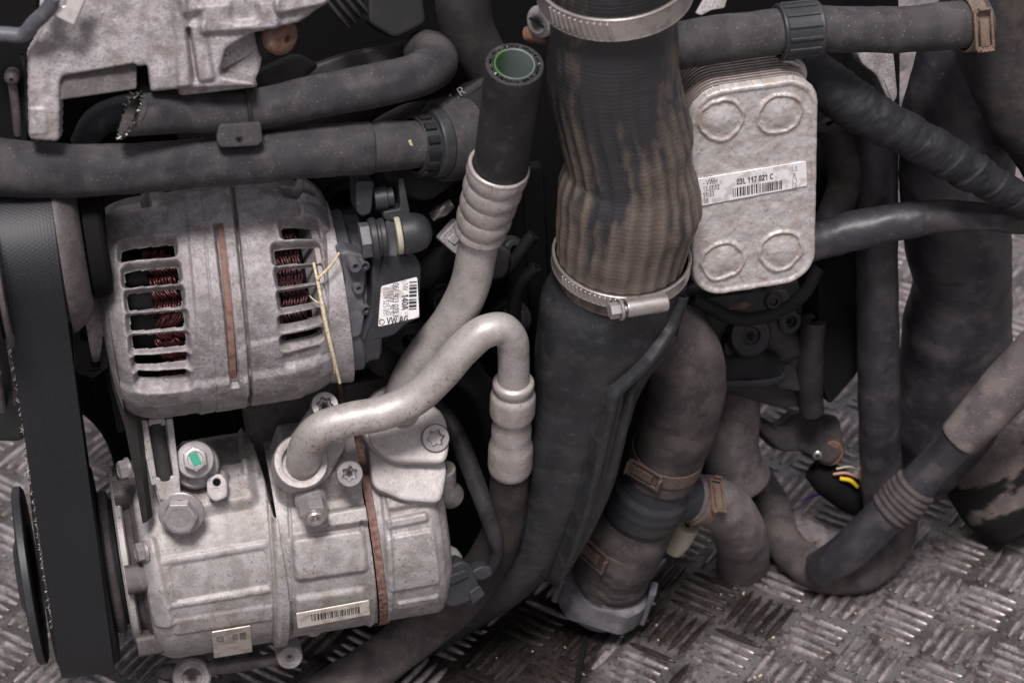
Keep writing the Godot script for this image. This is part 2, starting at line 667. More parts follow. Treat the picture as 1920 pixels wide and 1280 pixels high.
func make_materials() -> void:
	var z := 512
	var nbig := noise_bytes(z, 0.006, 11, 5)
	var nmid := noise_bytes(z, 0.018, 12, 4)
	var nfin := noise_bytes(z, 0.07, 13, 4)
	var ngra := noise_bytes(z, 0.22, 14, 2)
	var nspk := noise_bytes(z, 0.13, 15, 2)
	var nsp2 := noise_bytes(z, 0.05, 16, 3)
	var nbg2 := noise_bytes(z, 0.009, 17, 4)
	var ncel := noise_bytes(z, 0.12, 18, 1, FastNoiseLite.TYPE_CELLULAR)
	var cast_bump := grey(z, mixed(ngra, 0.55, nfin, 0.45))
	var fine_bump := grey(z, mixed(ngra, 0.8, nmid, 0.2))
	var soft_bump := grey(z, mixed(nfin, 0.5, nmid, 0.5))
	# sand-cast aluminium with road grime
	var cast := paint(z, rgb(164, 158, 161), [[rgb(132, 126, 126), nbig, 0.40, 0.74, 0.8], [rgb(182, 177, 177), nmid, 0.52, 0.82, 0.6], [rgb(122, 111, 106), nbg2, 0.56, 0.80, 0.45], [rgb(118, 110, 109), nfin, 0.58, 0.82, 0.6], [rgb(205, 200, 200), nspk, 0.74, 0.84, 0.6], [rgb(92, 84, 82), nsp2, 0.74, 0.84, 0.45], [rgb(110, 104, 104), ngra, 0.6, 0.9, 0.4]])
	mat("cast", Color(1.05, 1.05, 1.05), 0.6, 0.3, cast, 0.085, cast_bump, 0.035)
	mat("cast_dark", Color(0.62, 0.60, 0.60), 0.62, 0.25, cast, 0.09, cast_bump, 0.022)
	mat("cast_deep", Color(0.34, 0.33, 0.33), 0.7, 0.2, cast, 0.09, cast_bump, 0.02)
	var comp := paint(z, rgb(182, 177, 179), [[rgb(154, 148, 148), nbig, 0.40, 0.74, 0.85], [rgb(196, 191, 190), nmid, 0.55, 0.8, 0.5], [rgb(150, 138, 131), nbg2, 0.56, 0.80, 0.5], [rgb(146, 137, 134), nfin, 0.64, 0.86, 0.45], [rgb(222, 219, 221), nspk, 0.72, 0.82, 0.6], [rgb(100, 88, 80), nsp2, 0.76, 0.84, 0.6]])
	mat("comp", Color(1.02, 1.02, 1.01), 0.56, 0.28, comp, 0.09, cast_bump, 0.028)
	var pipe := paint(z, rgb(192, 186, 186), [[rgb(174, 167, 165), nbig, 0.42, 0.75, 0.7], [rgb(206, 202, 202), nmid, 0.55, 0.8, 0.5], [rgb(140, 124, 112), nsp2, 0.70, 0.84, 0.5], [rgb(84, 70, 60), nspk, 0.78, 0.87, 0.85], [rgb(150, 138, 128), ngra, 0.6, 0.95, 0.3]])
	mat("pipe", Color(0.97, 0.97, 0.96), 0.46, 0.3, pipe, 0.07, fine_bump, 0.006)
	mat("ferrule", Color(0.96, 0.95, 0.94), 0.38, 0.35, pipe, 0.09, fine_bump, 0.004)
	var steel := paint(z, rgb(196, 190, 188), [[rgb(168, 158, 152), nbig, 0.45, 0.75, 0.7], [rgb(150, 118, 92), nsp2, 0.70, 0.84, 0.6], [rgb(122, 96, 74), nspk, 0.76, 0.86, 0.7]])
	mat("steel", Color.WHITE, 0.34, 0.75, steel, 0.05, fine_bump, 0.003)
	mat("bolt", Color(0.90, 0.90, 0.91), 0.4, 0.5, pipe, 0.04, fine_bump, 0.004)
	var cooler := paint(z, rgb(212, 207, 207), [[rgb(196, 189, 187), nbig, 0.42, 0.72, 0.7], [rgb(222, 217, 214), nmid, 0.55, 0.8, 0.6], [rgb(150, 126, 106), nsp2, 0.76, 0.88, 0.7], [rgb(186, 172, 160), nbg2, 0.60, 0.84, 0.45], [rgb(120, 96, 76), nspk, 0.87, 0.91, 0.7]])
	mat("cooler", Color.WHITE, 0.42, 0.28, cooler, 0.085, soft_bump, 0.015)
	mat("cooler_edge", Color(0.88, 0.85, 0.83), 0.38, 0.5, cooler, 0.06, fine_bump, 0.01)
	# rubbers and plastics
	var rub := paint(z, rgb(70, 67, 69), [[rgb(86, 82, 81), nbig, 0.32, 0.78, 0.9], [rgb(60, 57, 60), nbg2, 0.42, 0.78, 0.8], [rgb(94, 88, 86), nmid, 0.54, 0.88, 0.35], [rgb(66, 62, 64), nfin, 0.62, 0.9, 0.25], [rgb(160, 156, 153), nspk, 0.83, 0.87, 0.75]])
	mat("dusty_rubber", Color.WHITE, 0.72, 0.0, rub, 0.13, fine_bump, 0.004)
	mat("brown_rubber", Color(1.06, 1.02, 1.01), 0.8, 0.0, rub, 0.11, fine_bump, 0.008)
	mat("pale_rubber", Color(1.42, 1.38, 1.36), 0.85, 0.0, rub, 0.12, fine_bump, 0.008)
	var drk := paint(z, rgb(40, 39, 42), [[rgb(54, 51, 52), nbig, 0.42, 0.72, 0.8], [rgb(30, 29, 32), nbg2, 0.5, 0.75, 0.8], [rgb(86, 78, 72), nmid, 0.66, 0.86, 0.5], [rgb(78, 74, 72), nsp2, 0.72, 0.84, 0.4]])
	mat("dark_rubber", Color.WHITE, 0.62, 0.0, drk, 0.12, fine_bump, 0.004)
	var worn := paint(z, rgb(40, 39, 44), [[rgb(32, 31, 36), nbig, 0.36, 0.74, 0.8], [rgb(66, 61, 60), nbg2, 0.46, 0.86, 0.7], [rgb(60, 56, 56), nmid, 0.56, 0.88, 0.4], [rgb(92, 84, 78), nsp2, 0.72, 0.88, 0.35]])
	mat("worn_pipe", Color(1.2, 1.19, 1.2), 0.44, 0.0, worn, 0.17, soft_bump, 0.02)
	mat("worn_matt", Color(1.1, 1.03, 0.98), 0.75, 0.0, worn, 0.12, soft_bump, 0.02)
	var plast := paint(z, rgb(47, 48, 52), [[rgb(40, 41, 45), nbig, 0.42, 0.72, 0.8], [rgb(64, 62, 63), nbg2, 0.55, 0.8, 0.6], [rgb(84, 80, 78), nsp2, 0.74, 0.86, 0.35]])
	mat("plastic", Color.WHITE, 0.5, 0.0, plast, 0.12, fine_bump, 0.006)
	mat("grey_plastic", Color(1.75, 1.72, 1.72), 0.5, 0.0, plast, 0.10, fine_bump, 0.006)
	mat("duct", Color.WHITE, 0.44, 0.0, paint(z, rgb(43, 44, 47), [[rgb(35, 36, 39), nbig, 0.4, 0.72, 0.8], [rgb(62, 60, 60), nbg2, 0.52, 0.80, 0.6], [rgb(70, 68, 67), nmid, 0.60, 0.84, 0.5], [rgb(104, 100, 97), nspk, 0.82, 0.88, 0.6], [rgb(84, 80, 77), nsp2, 0.76, 0.88, 0.6]]), 0.13, soft_bump, 0.012)
	mat("black", Color(0.088, 0.084, 0.088), 0.85, 0.0)  # near black; on parts in gaps and recesses it paints the deep shade
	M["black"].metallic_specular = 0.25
	mat("soot", Color(0.17, 0.165, 0.165), 0.7, 0.0, plast, 0.1)
	M["soot"].albedo_color = Color(0.55, 0.53, 0.53)
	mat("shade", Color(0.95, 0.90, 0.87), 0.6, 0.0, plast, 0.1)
	mat("dusty_plastic", Color(1.36, 1.38, 1.42), 0.62, 0.0, rub, 0.09, fine_bump, 0.01)
	mat("tape", Color(0.66, 0.65, 0.67), 0.72, 0.0, plast, 0.08, fine_bump, 0.008)
	for q in ["dusty_rubber", "brown_rubber", "pale_rubber"]:
		M[q].metallic_specular = 0.32
	# drive belt: woven back, a fine net of dots
	var dots := PackedByteArray()
	dots.resize(64 * 64)
	for y in 64:
		for x in 64:
			var fx := fposmod(x / 16.0, 1.0) - 0.5
			var fy := fposmod(y / 16.0 + (0.5 if int(x / 16.0) % 2 else 0.0), 1.0) - 0.5
			dots[y * 64 + x] = int(255 * smoothstep(0.2, 0.42, sqrt(fx * fx + fy * fy)))
	mat("belt", Color(0.78, 0.79, 0.83), 0.52, 0.0, plast, 0.008, grey(64, dots), 0.006)
	mat("belt_edge", Color(0.5, 0.5, 0.5), 0.8, 0.0, plast, 0.05)
	# braided intercooler hose: short diagonal threads in rows
	var knit := PackedByteArray()
	knit.resize(64 * 64)
	for y in 64:
		for x in 64:
			var row := int(y / 16.0)
			var s := 1.0 if row % 2 == 0 else -1.0
			var q := fposmod((x + s * y * 0.9) / 16.0, 1.0)
			knit[y * 64 + x] = int(255 * sin(PI * q) * sin(PI * fposmod(y / 16.0, 1.0)))
	mat("knit", Color.WHITE, 0.52, 0.0, paint(256, rgb(255, 255, 255), [[rgb(196, 188, 180), noise_bytes(256, 0.06, 31, 3), 0.4, 0.8, 0.8]]), 0.012, grey(64, knit), 0.013, false)
	M["knit"].uv1_scale = Vector3(26, 1.0 / 0.012, 1)
	# rust, copper, straw, labels
	var rust := paint(z, rgb(118, 84, 68), [[rgb(92, 66, 56), nmid, 0.45, 0.7, 0.8], [rgb(150, 122, 104), nfin, 0.55, 0.8, 0.7], [rgb(150, 140, 130), nbig, 0.55, 0.75, 0.6]])
	mat("rust", Color.WHITE, 0.75, 0.1, rust, 0.05, cast_bump, 0.02)
	var clip := paint(z, rgb(100, 86, 79), [[rgb(116, 82, 72), nbig, 0.45, 0.7, 0.8], [rgb(84, 74, 68), nmid, 0.5, 0.7, 0.7], [rgb(158, 140, 124), nfin, 0.6, 0.8, 0.5]])
	mat("rusty_clip", Color.WHITE, 0.62, 0.15, clip, 0.06, cast_bump, 0.012)
	mat("tan_clip", Color(1.1, 1.1, 1.06), 0.6, 0.15, clip, 0.06, cast_bump, 0.012)
	mat("gasket", rgb(128, 98, 90), 0.75, 0.0, paint(256, rgb(255, 255, 255), [[rgb(205, 196, 190), noise_bytes(256, 0.03, 33, 3), 0.4, 0.7, 0.9]]), 0.05, fine_bump, 0.008)
	mat("copper", rgb(78, 38, 40), 0.3, 0.5)
	mat("copper_dull", rgb(74, 44, 46), 0.4, 0.4)
	mat("straw", rgb(216, 204, 176), 0.6, 0.0, paint(256, rgb(255, 255, 255), [[rgb(190, 170, 140), noise_bytes(256, 0.05, 34, 3), 0.4, 0.8, 0.9]]), 0.02)
	mat("label", rgb(246, 244, 245), 0.5, 0.0, paint(256, rgb(255, 255, 255), [[rgb(214, 206, 200), noise_bytes(256, 0.02, 35, 4), 0.5, 0.75, 0.8]]), 0.06)
	mat("cream_label", rgb(236, 228, 216), 0.55, 0.0, M["label"].albedo_texture, 0.06)
	mat("ink", rgb(62, 60, 64), 0.6)
	mat("faint_ink", rgb(140, 136, 138), 0.6)
	mat("green_liner", rgb(122, 132, 130), 0.35)
	mat("pale_liner", rgb(150, 160, 160), 0.35)
	mat("frayed", rgb(226, 220, 212), 0.9, 0.0, null, 0.02, cast_bump, 0.03)
	mat("green_paint", rgb(38, 150, 122), 0.5)
	mat("yellow_wire", rgb(226, 190, 40), 0.45)
	mat("pink_wire", rgb(190, 140, 126), 0.5)
	mat("purple_wire", rgb(104, 66, 150), 0.45)
	mat("white_plastic", rgb(176, 170, 150), 0.6)
	# checker plate
	var flo := paint(z, rgb(110, 106, 107), [[rgb(76, 71, 70), nbig, 0.38, 0.70, 0.9], [rgb(134, 126, 127), nbg2, 0.56, 0.78, 0.7], [rgb(60, 53, 51), nmid, 0.55, 0.78, 0.7], [rgb(168, 160, 158), nspk, 0.70, 0.84, 0.6], [rgb(60, 52, 50), nsp2, 0.64, 0.80, 0.6]])
	mat("plate", Color.WHITE, 0.5, 0.35, flo, 0.23, soft_bump, 0.028)
	M["plate"].uv1_world_triplanar = true
	mat("tread", Color(1.36, 1.35, 1.35), 0.36, 0.5, flo, 0.17, soft_bump, 0.03)
	mat("dark_tread", Color(0.5, 0.46, 0.44), 0.3, 0.3, flo, 0.13, soft_bump, 0.05)
	M["dark_tread"].uv1_world_triplanar = true
	M["tread"].uv1_world_triplanar = true

# ---------------------------------------------------------------- the setting
var stain: FastNoiseLite
func oil(p: Vector3) -> float:       # how dark the plate is tinted there, 0 to 1
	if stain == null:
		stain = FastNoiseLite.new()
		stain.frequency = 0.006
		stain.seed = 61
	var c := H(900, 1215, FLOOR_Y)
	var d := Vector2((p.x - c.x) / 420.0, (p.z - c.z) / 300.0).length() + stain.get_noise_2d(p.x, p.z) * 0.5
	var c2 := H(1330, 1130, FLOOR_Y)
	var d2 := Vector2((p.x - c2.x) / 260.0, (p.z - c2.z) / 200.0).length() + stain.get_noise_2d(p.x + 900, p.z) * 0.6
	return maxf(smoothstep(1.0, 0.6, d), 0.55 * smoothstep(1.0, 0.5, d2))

func build_floor() -> void:
	base = Vector3(0, FLOOR_Y, 0)
	var b := Buf.new()
	# the plate, finely divided where it is tinted darker
	var xs := [-9000.0, -4000.0, -1800.0]
	for k in range(-75, 76):
		xs.append(k * 20.0)
	xs.append_array([1800.0, 4000.0, 9000.0])
	var zs := [-9000.0, -5000.0, -2500.0]
	for k in range(-60, 26):
		zs.append(k * 20.0)
	zs.append_array([900.0, 2500.0, 9000.0])
	var pr0 := []
	var cr0 := []
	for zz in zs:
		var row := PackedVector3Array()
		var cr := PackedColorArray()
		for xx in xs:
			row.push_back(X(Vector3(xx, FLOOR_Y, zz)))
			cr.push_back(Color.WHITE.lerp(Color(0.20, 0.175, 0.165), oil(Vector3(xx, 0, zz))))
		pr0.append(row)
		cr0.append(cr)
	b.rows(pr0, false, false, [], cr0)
	var fl := obj("floor", b, M["plate"])
	fl.set_meta("kind", "structure")
	# the gap between two plates
	var sb := Buf.new()
	var g0 := H(1104, 1180, FLOOR_Y)
	var g1 := H(1082, 1300, FLOOR_Y)
	prism(sb, Transform3D(Basis(Vector3(1, 0, 0), Vector3(0, 0, -1), Vector3(0, 1, 0)), Vector3(0, FLOOR_Y, 0)), PackedVector2Array([Vector2(g0.x - 7, -g0.z), Vector2(g1.x - 7, -g1.z), Vector2(g1.x + 5, -g1.z), Vector2(g0.x + 5, -g0.z)]), 0.5, 12.5, 0.0)
	obj("plate_joint", sb, M["black"], fl)
	# one raised lens-shaped bar
	var bar := Buf.new()
	var pr := []
	for r in 13:
		var t := r / 6.0 - 1.0
		var row := PackedVector3Array()
		for k in 7:
			var q := k / 3.0 - 1.0
			var w := 8.5 * pow(maxf(1.0 - t * t, 0.0), 0.6) + 0.2
			row.push_back(Vector3(t * 62.0, 8.0 * (1.0 - q * q) * pow(maxf(1.0 - t * t, 0.0), 0.5) - 0.4, q * w) * S)
		pr.append(row)
	bar.rows(pr, false, true, [], [])
	var probe := obj("tread_bar", bar, M["tread"], fl)
	var mesh := probe.mesh
	fl.remove_child(probe)
	probe.free()
	var all := []
	var cell := 131.0
	for i in range(-22, 22):
		for j in range(-22, 22):
			var lie := (i + j) % 2 == 0
			for k in 5:
				var o := Vector2(0, (k - 2) * 24.5) if lie else Vector2((k - 2) * 24.5, 0)
				var q := Vector2(i * cell + 20, j * cell - 30) + o + Vector2(rng.randf_range(-1.5, 1.5), rng.randf_range(-1.5, 1.5))
				q = q.rotated(deg_to_rad(45))
				var p := Vector3(q.x, 0, q.y - 700.0)
				var s := pix(p + Vector3(0, FLOOR_Y, 0))
				if s.x < -150 or s.x > 2070 or s.y < -250 or s.y > 1400:
					continue
				var open := (s.x > 1060 and s.y > 1080) or (s.x > 1450 and s.y > 850) or (s.x < 230 and s.y > 720) or (s.x > 880 and s.y > 1150)
				var yaw := deg_to_rad(-45.0 if lie else 45.0)
				all.append([(0.0 if open and s.y < 1300 and s.x > -20 and s.x < 1940 else 10000.0) - s.y, p, yaw])
	all.sort_custom(func(a, c): return a[0] < c[0])
	var rest := MultiMesh.new()
	rest.transform_format = MultiMesh.TRANSFORM_3D
	rest.mesh = mesh
	rest.instance_count = maxi(all.size() - 300, 0)
	for k in all.size():
		var T := Transform3D(Basis(Vector3.UP, all[k][2]).scaled_local(Vector3(rng.randf_range(0.92, 1.05), rng.randf_range(0.8, 1.1), 1)), all[k][1] * S)
		if k < 300:
			var o := MeshInstance3D.new()
			o.mesh = mesh
			o.material_override = M["dark_tread"] if oil(all[k][1]) > 0.4 else M["tread"]
			o.name = "tread_bar"
			o.transform = T
			fl.add_child(o, true)
		else:
			rest.set_instance_transform(k - 300, T)
	var mm := MultiMeshInstance3D.new()
	mm.multimesh = rest
	mm.material_override = M["tread"]
	mm.name = "tread_bars"
	mm.set_meta("kind", "stuff")
	fl.add_child(mm)
	# grit
	base = Vector3(0, FLOOR_Y, 0)
	var g := Buf.new()
	for k in 44:
		var px := rng.randf_range(1080, 1920)
		var py := rng.randf_range(1090, 1275)
		if k > 36:
			px = rng.randf_range(880, 1080)
			py = rng.randf_range(1180, 1275)
		var p := H(px, py, FLOOR_Y)
		var sz := rng.randf_range(1.2, 3.6)
		var bs := Basis(Vector3.UP, rng.randf() * TAU) * Basis(Vector3.RIGHT, rng.randf_range(-0.4, 0.4))
		box(g, Transform3D(bs, p + Vector3(0, sz * 0.4, 0)), Vector3(sz * rng.randf_range(1, 3.5), sz * 0.8, sz), 0.4)
	var gr := obj("grit", g, M["straw"])
	gr.set_meta("kind", "stuff")
	tag(gr, "scattered crumbs and chips of straw lying on the checker plate", "grit")

func build_block() -> void:
	# the engine behind it all, its deep shade put into the colour
	var t := thing("engine_block", "engine block coloured black as the shade behind the alternator and pipes", "engine", W(700, 600, -420))
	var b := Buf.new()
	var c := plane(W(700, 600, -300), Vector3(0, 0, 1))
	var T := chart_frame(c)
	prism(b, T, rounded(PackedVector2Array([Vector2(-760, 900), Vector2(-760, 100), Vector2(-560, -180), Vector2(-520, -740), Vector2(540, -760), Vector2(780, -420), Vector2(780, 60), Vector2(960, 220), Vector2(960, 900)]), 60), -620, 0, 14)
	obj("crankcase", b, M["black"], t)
	for q in [[150, 500, 40, 620], [420, 560, 40, 700], [760, 520, 46, 760], [1010, 560, 40, 640]]:
		var r := Buf.new()
		box(r, Transform3D(Basis(), W(q[0], q[1], -292)), Vector3(q[2], q[3], 30), 8)
		obj("rib", r, M["black"], t)
	for q in [[640, 350, 60], [880, 300, 70], [700, 680, 70], [900, 480, 50]]:
		var r := Buf.new()
		lathe(r, Transform3D(Basis(), W(q[0], q[1], -300)), [[q[2], -4], [q[2], 40], [q[2] * 0.9, 52], [q[2] * 0.5, 54], [q[2] * 0.45, 40], [0.1, 38]], 28)
		obj("boss", r, M["black"], t)
	for q in [[900, 420, -150, 30, 46], [960, 470, -170, 24, 40], [960, 600, -190, 30, 50], [830, 560, -120, 22, 60], [700, 690, -130, 26, 60], [1380, 640, -190, 34, 50], [1480, 600, -200, 26, 50], [1450, 560, -190, 18, 40]]:
		var r := Buf.new()
		var T2 := axis_frame(W(q[0], q[1], q[2]), Vector3(rng.randf_range(-0.3, 0.5), rng.randf_range(0.1, 0.6), 1))
		lathe(r, T2, [[q[3] * 1.3, -q[4]], [q[3] * 1.3, -8], [q[3] * 1.15, -4], [q[3], -4], [q[3], 12], [q[3] * 0.8, 16], [q[3] * 0.5, 16], [q[3] * 0.42, 6], [0.1, 5]], 28)
		obj("plug", r, M["shade"], t)
	for q in [[[800, 430, -110], [850, 500, -130], [930, 520, -150], [1000, 440, -160]], [[760, 640, -90], [830, 640, -120], [900, 700, -130]], [[1310, 640, -170], [1380, 700, -180], [1500, 660, -190]], [[1300, 560, -150], [1400, 600, -170], [1500, 560, -180], [1540, 500, -190]]]:
		var r := Buf.new()
		var pts := []
		for p in q:
			pts.append([p[0], p[1], p[2], 13.0])
		tube(r, pts, 40, 16)
		obj("pipe_run", r, M["soot"], t)
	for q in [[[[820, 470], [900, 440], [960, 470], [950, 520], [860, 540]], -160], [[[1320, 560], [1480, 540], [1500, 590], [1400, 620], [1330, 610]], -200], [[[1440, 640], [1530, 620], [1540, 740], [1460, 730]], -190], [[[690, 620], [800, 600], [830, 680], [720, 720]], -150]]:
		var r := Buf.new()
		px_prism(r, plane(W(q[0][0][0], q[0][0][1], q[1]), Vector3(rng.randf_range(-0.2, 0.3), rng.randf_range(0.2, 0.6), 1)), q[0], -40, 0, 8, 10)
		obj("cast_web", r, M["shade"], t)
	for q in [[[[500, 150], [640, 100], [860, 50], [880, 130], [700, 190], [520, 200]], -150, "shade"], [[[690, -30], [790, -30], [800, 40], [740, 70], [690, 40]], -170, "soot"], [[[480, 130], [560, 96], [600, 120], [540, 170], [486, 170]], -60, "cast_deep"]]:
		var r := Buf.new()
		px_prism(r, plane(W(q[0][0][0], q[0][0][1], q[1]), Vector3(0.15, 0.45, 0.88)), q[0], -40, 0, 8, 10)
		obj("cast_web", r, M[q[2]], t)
	for k in 4:
		var r := Buf.new()
		lathe(r, axis_frame(W(632 + k * 12, 24 - k * 9, -110), W(680, -14, -120) - W(632, 24, -110)), [[20, -5], [30, -3], [33, 0], [30, 3], [20, 5]], 36)
		obj("bellows_ring", r, M["shade"], t)

# ---------------------------------------------------------------- alternator
const ALT_R := 205.0
var alt_chart: Chart
func build_alternator() -> void:
	var o := W(430, 553, -60)
	var t := thing("alternator", "grey cast aluminium alternator with slotted housing and brown strip under the long hose", "alternator", o)
	var c := drum(o, ALT_R)
	alt_chart = c
	var fl := [
		["add", 392, 338, 418, 780, 46, 4, 4.0, 7],           # middle land
		["set", 405, 418, 436, 716, 7.5, 3, -7.0, 4],           # channel of the strip
		["set", 432, 330, 466, 790, 2.6, 1, -14.0, 5],          # joint between the halves
		["add", 374, 336, 400, 780, 1.2, 1, -3.0, 4],
		["add", 556, 345, 662, 330, 44, 12, 20.0, 16],          # lug by the regulator
		["add", 560, 395, 652, 383, 26, 8, 14.0, 12],
		["add", 488, 640, 520, 760, 50, 20, 3.0, 10],
		["add", 262, 372, 300, 368, 30, 22, 16.0, 22],
		["add", 200, 760, 640, 690, 26, 14, 9.0, 16],           # foot along the bottom
		["set", 267, 374, 271, 386, 8, 4, -20.0, 6],
		["add", 282, 420, 362, 458, 1.0, 1, -1.2, 3],
	]
	# vents: seven on the pulley side, seven on the regulator side
	for q in [[217, 467, 325, 458], [225, 516, 333, 508], [231, 565, 340, 556], [236, 610, 346, 601], [241, 652, 350, 643], [246, 690, 353, 680], [252, 720, 352, 711]]:
		fl.append(["set", q[0], q[1], q[2], q[3], 20.0 if q[1] < 600 else (20.0 if q[1] < 640 else (19.0 if q[1] < 680 else 15.0)), 8, -30.0, 9 if q[1] < 600 else 14])
	for q in [[527, 354, 585, 345], [523, 427, 594, 416], [509, 476, 599, 464], [515, 521, 604, 508], [520, 566, 608, 552], [521, 608, 602, 594], [524, 644, 604, 632], [528, 676, 600, 664]]:
		fl.append(["set", q[0], q[1], q[2], q[3], 19.5 if q[1] < 600 else 12.5, 7, -30.0 if q[1] < 670 else -5.0, 9])
	var fs := feats(c, fl)
	var ul: float = on(c, 196, 600).x
	var ur: float = on(c, 642, 520).x
	var gn := FastNoiseLite.new()
	gn.frequency = 0.03
	gn.seed = 5
	var shell := func(p: Vector2) -> float:
		var e := 0.0
		var dl: float = p.x - ul
		var dr: float = ur - p.x
		if dl < 80.0:
			e -= (80.0 - sqrt(maxf(6400.0 - (80.0 - dl) * (80.0 - dl), 0.0))) * 0.55
		if dr < 110.0:
			e -= (110.0 - sqrt(maxf(12100.0 - (110.0 - dr) * (110.0 - dr), 0.0))) * 0.72
		# the ribs between the vents bulge a little
		var hh := height(p, 0.0, fs)
		if hh < -24.0:
			return e - 24.0 - 1000.0
		return e + hh + gn.get_noise_2d(p.x, p.y) * 1.2
	var b := Buf.new()
	relief(b, c, ul, ur, -ALT_R * 1.85, ALT_R * 1.75, 2.0, shell, -200.0, 1.0)
	# end plates, set back
	var Tl := Transform3D(Basis(Vector3(0, 0, 1), Vector3(0, 1, 0), Vector3(-1, 0, 0)), o + Vector3(ul, 0, 0))
	lathe(b, Tl, [[ALT_R - 22, -3], [ALT_R - 60, 6], [90, 12], [90, 40], [70, 44], [0.1, 44]], 48)
	obj("housing", b, M["cast"], t)
	var st := Buf.new()
	var s0 := on(c, 411, 420)
	var s1 := on(c, 434, 714)
	var strip := []
	for k in 81:
		var w := k / 80.0
		var mid := s1.lerp(s0, w)
		var row := PackedVector3Array()
		var half := 6.4 + 0.5 * gn.get_noise_2d(k * 4.0, 9.0)
		for q in [[-1.0, -8.0], [-1.0, 0.5], [-0.8, 1.5], [0.0, 2.0], [0.8, 1.5], [1.0, 0.5], [1.0, -8.0]]:
			row.push_back(X(c.pt(mid.x + q[0] * half, mid.y, q[1] + gn.get_noise_2d(k * 5.0, q[0]) * 1.2)))
		strip.append(row)
	st.rows(strip, false, true, [], [])
	obj("sealing_strip", st, M["gasket"], t)
	# laminated core and windings seen through the vents
	var core := Buf.new()
	var Tx := Transform3D(Basis(Vector3(0, 0, 1), Vector3(0, 1, 0), Vector3(-1, 0, 0)), o)
	lathe(core, Tx, [[60, -ur + 30], [ALT_R - 100, -ur + 32], [ALT_R - 100, -ul - 26], [50, -ul - 20]], 40)
	obj("rotor", core, M["black"], t)
	var ld := Buf.new()
	lathe(ld, Tx, [[ALT_R - 70, -on(c, 512, 470).x + 4], [ALT_R - 24, -on(c, 512, 470).x + 2], [ALT_R - 24, -on(c, 342, 560).x], [ALT_R - 70, -on(c, 342, 560).x]], 60)
	obj("stator_core", ld, M["soot"], t)
	for side in 2:
		var g := RandomNumberGenerator.new()
		g.seed = 40 + side
		var wb := Buf.new()
		var ua: float = on(c, 272 if side == 0 else 516, 500).x
		var ue: float = on(c, 322 if side == 0 else 566, 500).x
		var deep := ALT_R - (62.0 if side == 0 else 52.0)
		for a in range(-10, 11):
			var lean := g.randf_range(-6.5, 6.5) if side == 0 else g.randf_range(-3.0, 3.0)
			var bow := g.randf_range(4.0, 14.0)
			for k in 9:
				# bundles of enamelled wire run round the axis, each bundle leaning its own way
				var pts := []
				for s in 6:
					var pa := deg_to_rad(a * 9.5 + s * 2.3)
					var uu := lerpf(ua, ue, (k + 0.5) / 9.0) + (s - 2.5) * lean * g.randf_range(0.75, 1.2) + g.randf_range(-1.8, 1.8)
					pts.append([o + Vector3(clampf(uu, ua - 6, ue + 6), 0, 0) + (c.N * cos(pa) + c.Y * sin(pa)) * (deep + bow * sin(s / 5.0 * PI) + g.randf_range(-2.2, 2.2) - 4.0), 2.3])
				tube(wb, pts, 8, 6, {"a": 0, "b": 0})
		var w2 := obj("copper_winding", wb, M["copper"] if side == 0 else M["copper_dull"], t)
		w2.set_meta("kind", "stuff")
	build_regulator(t, c)

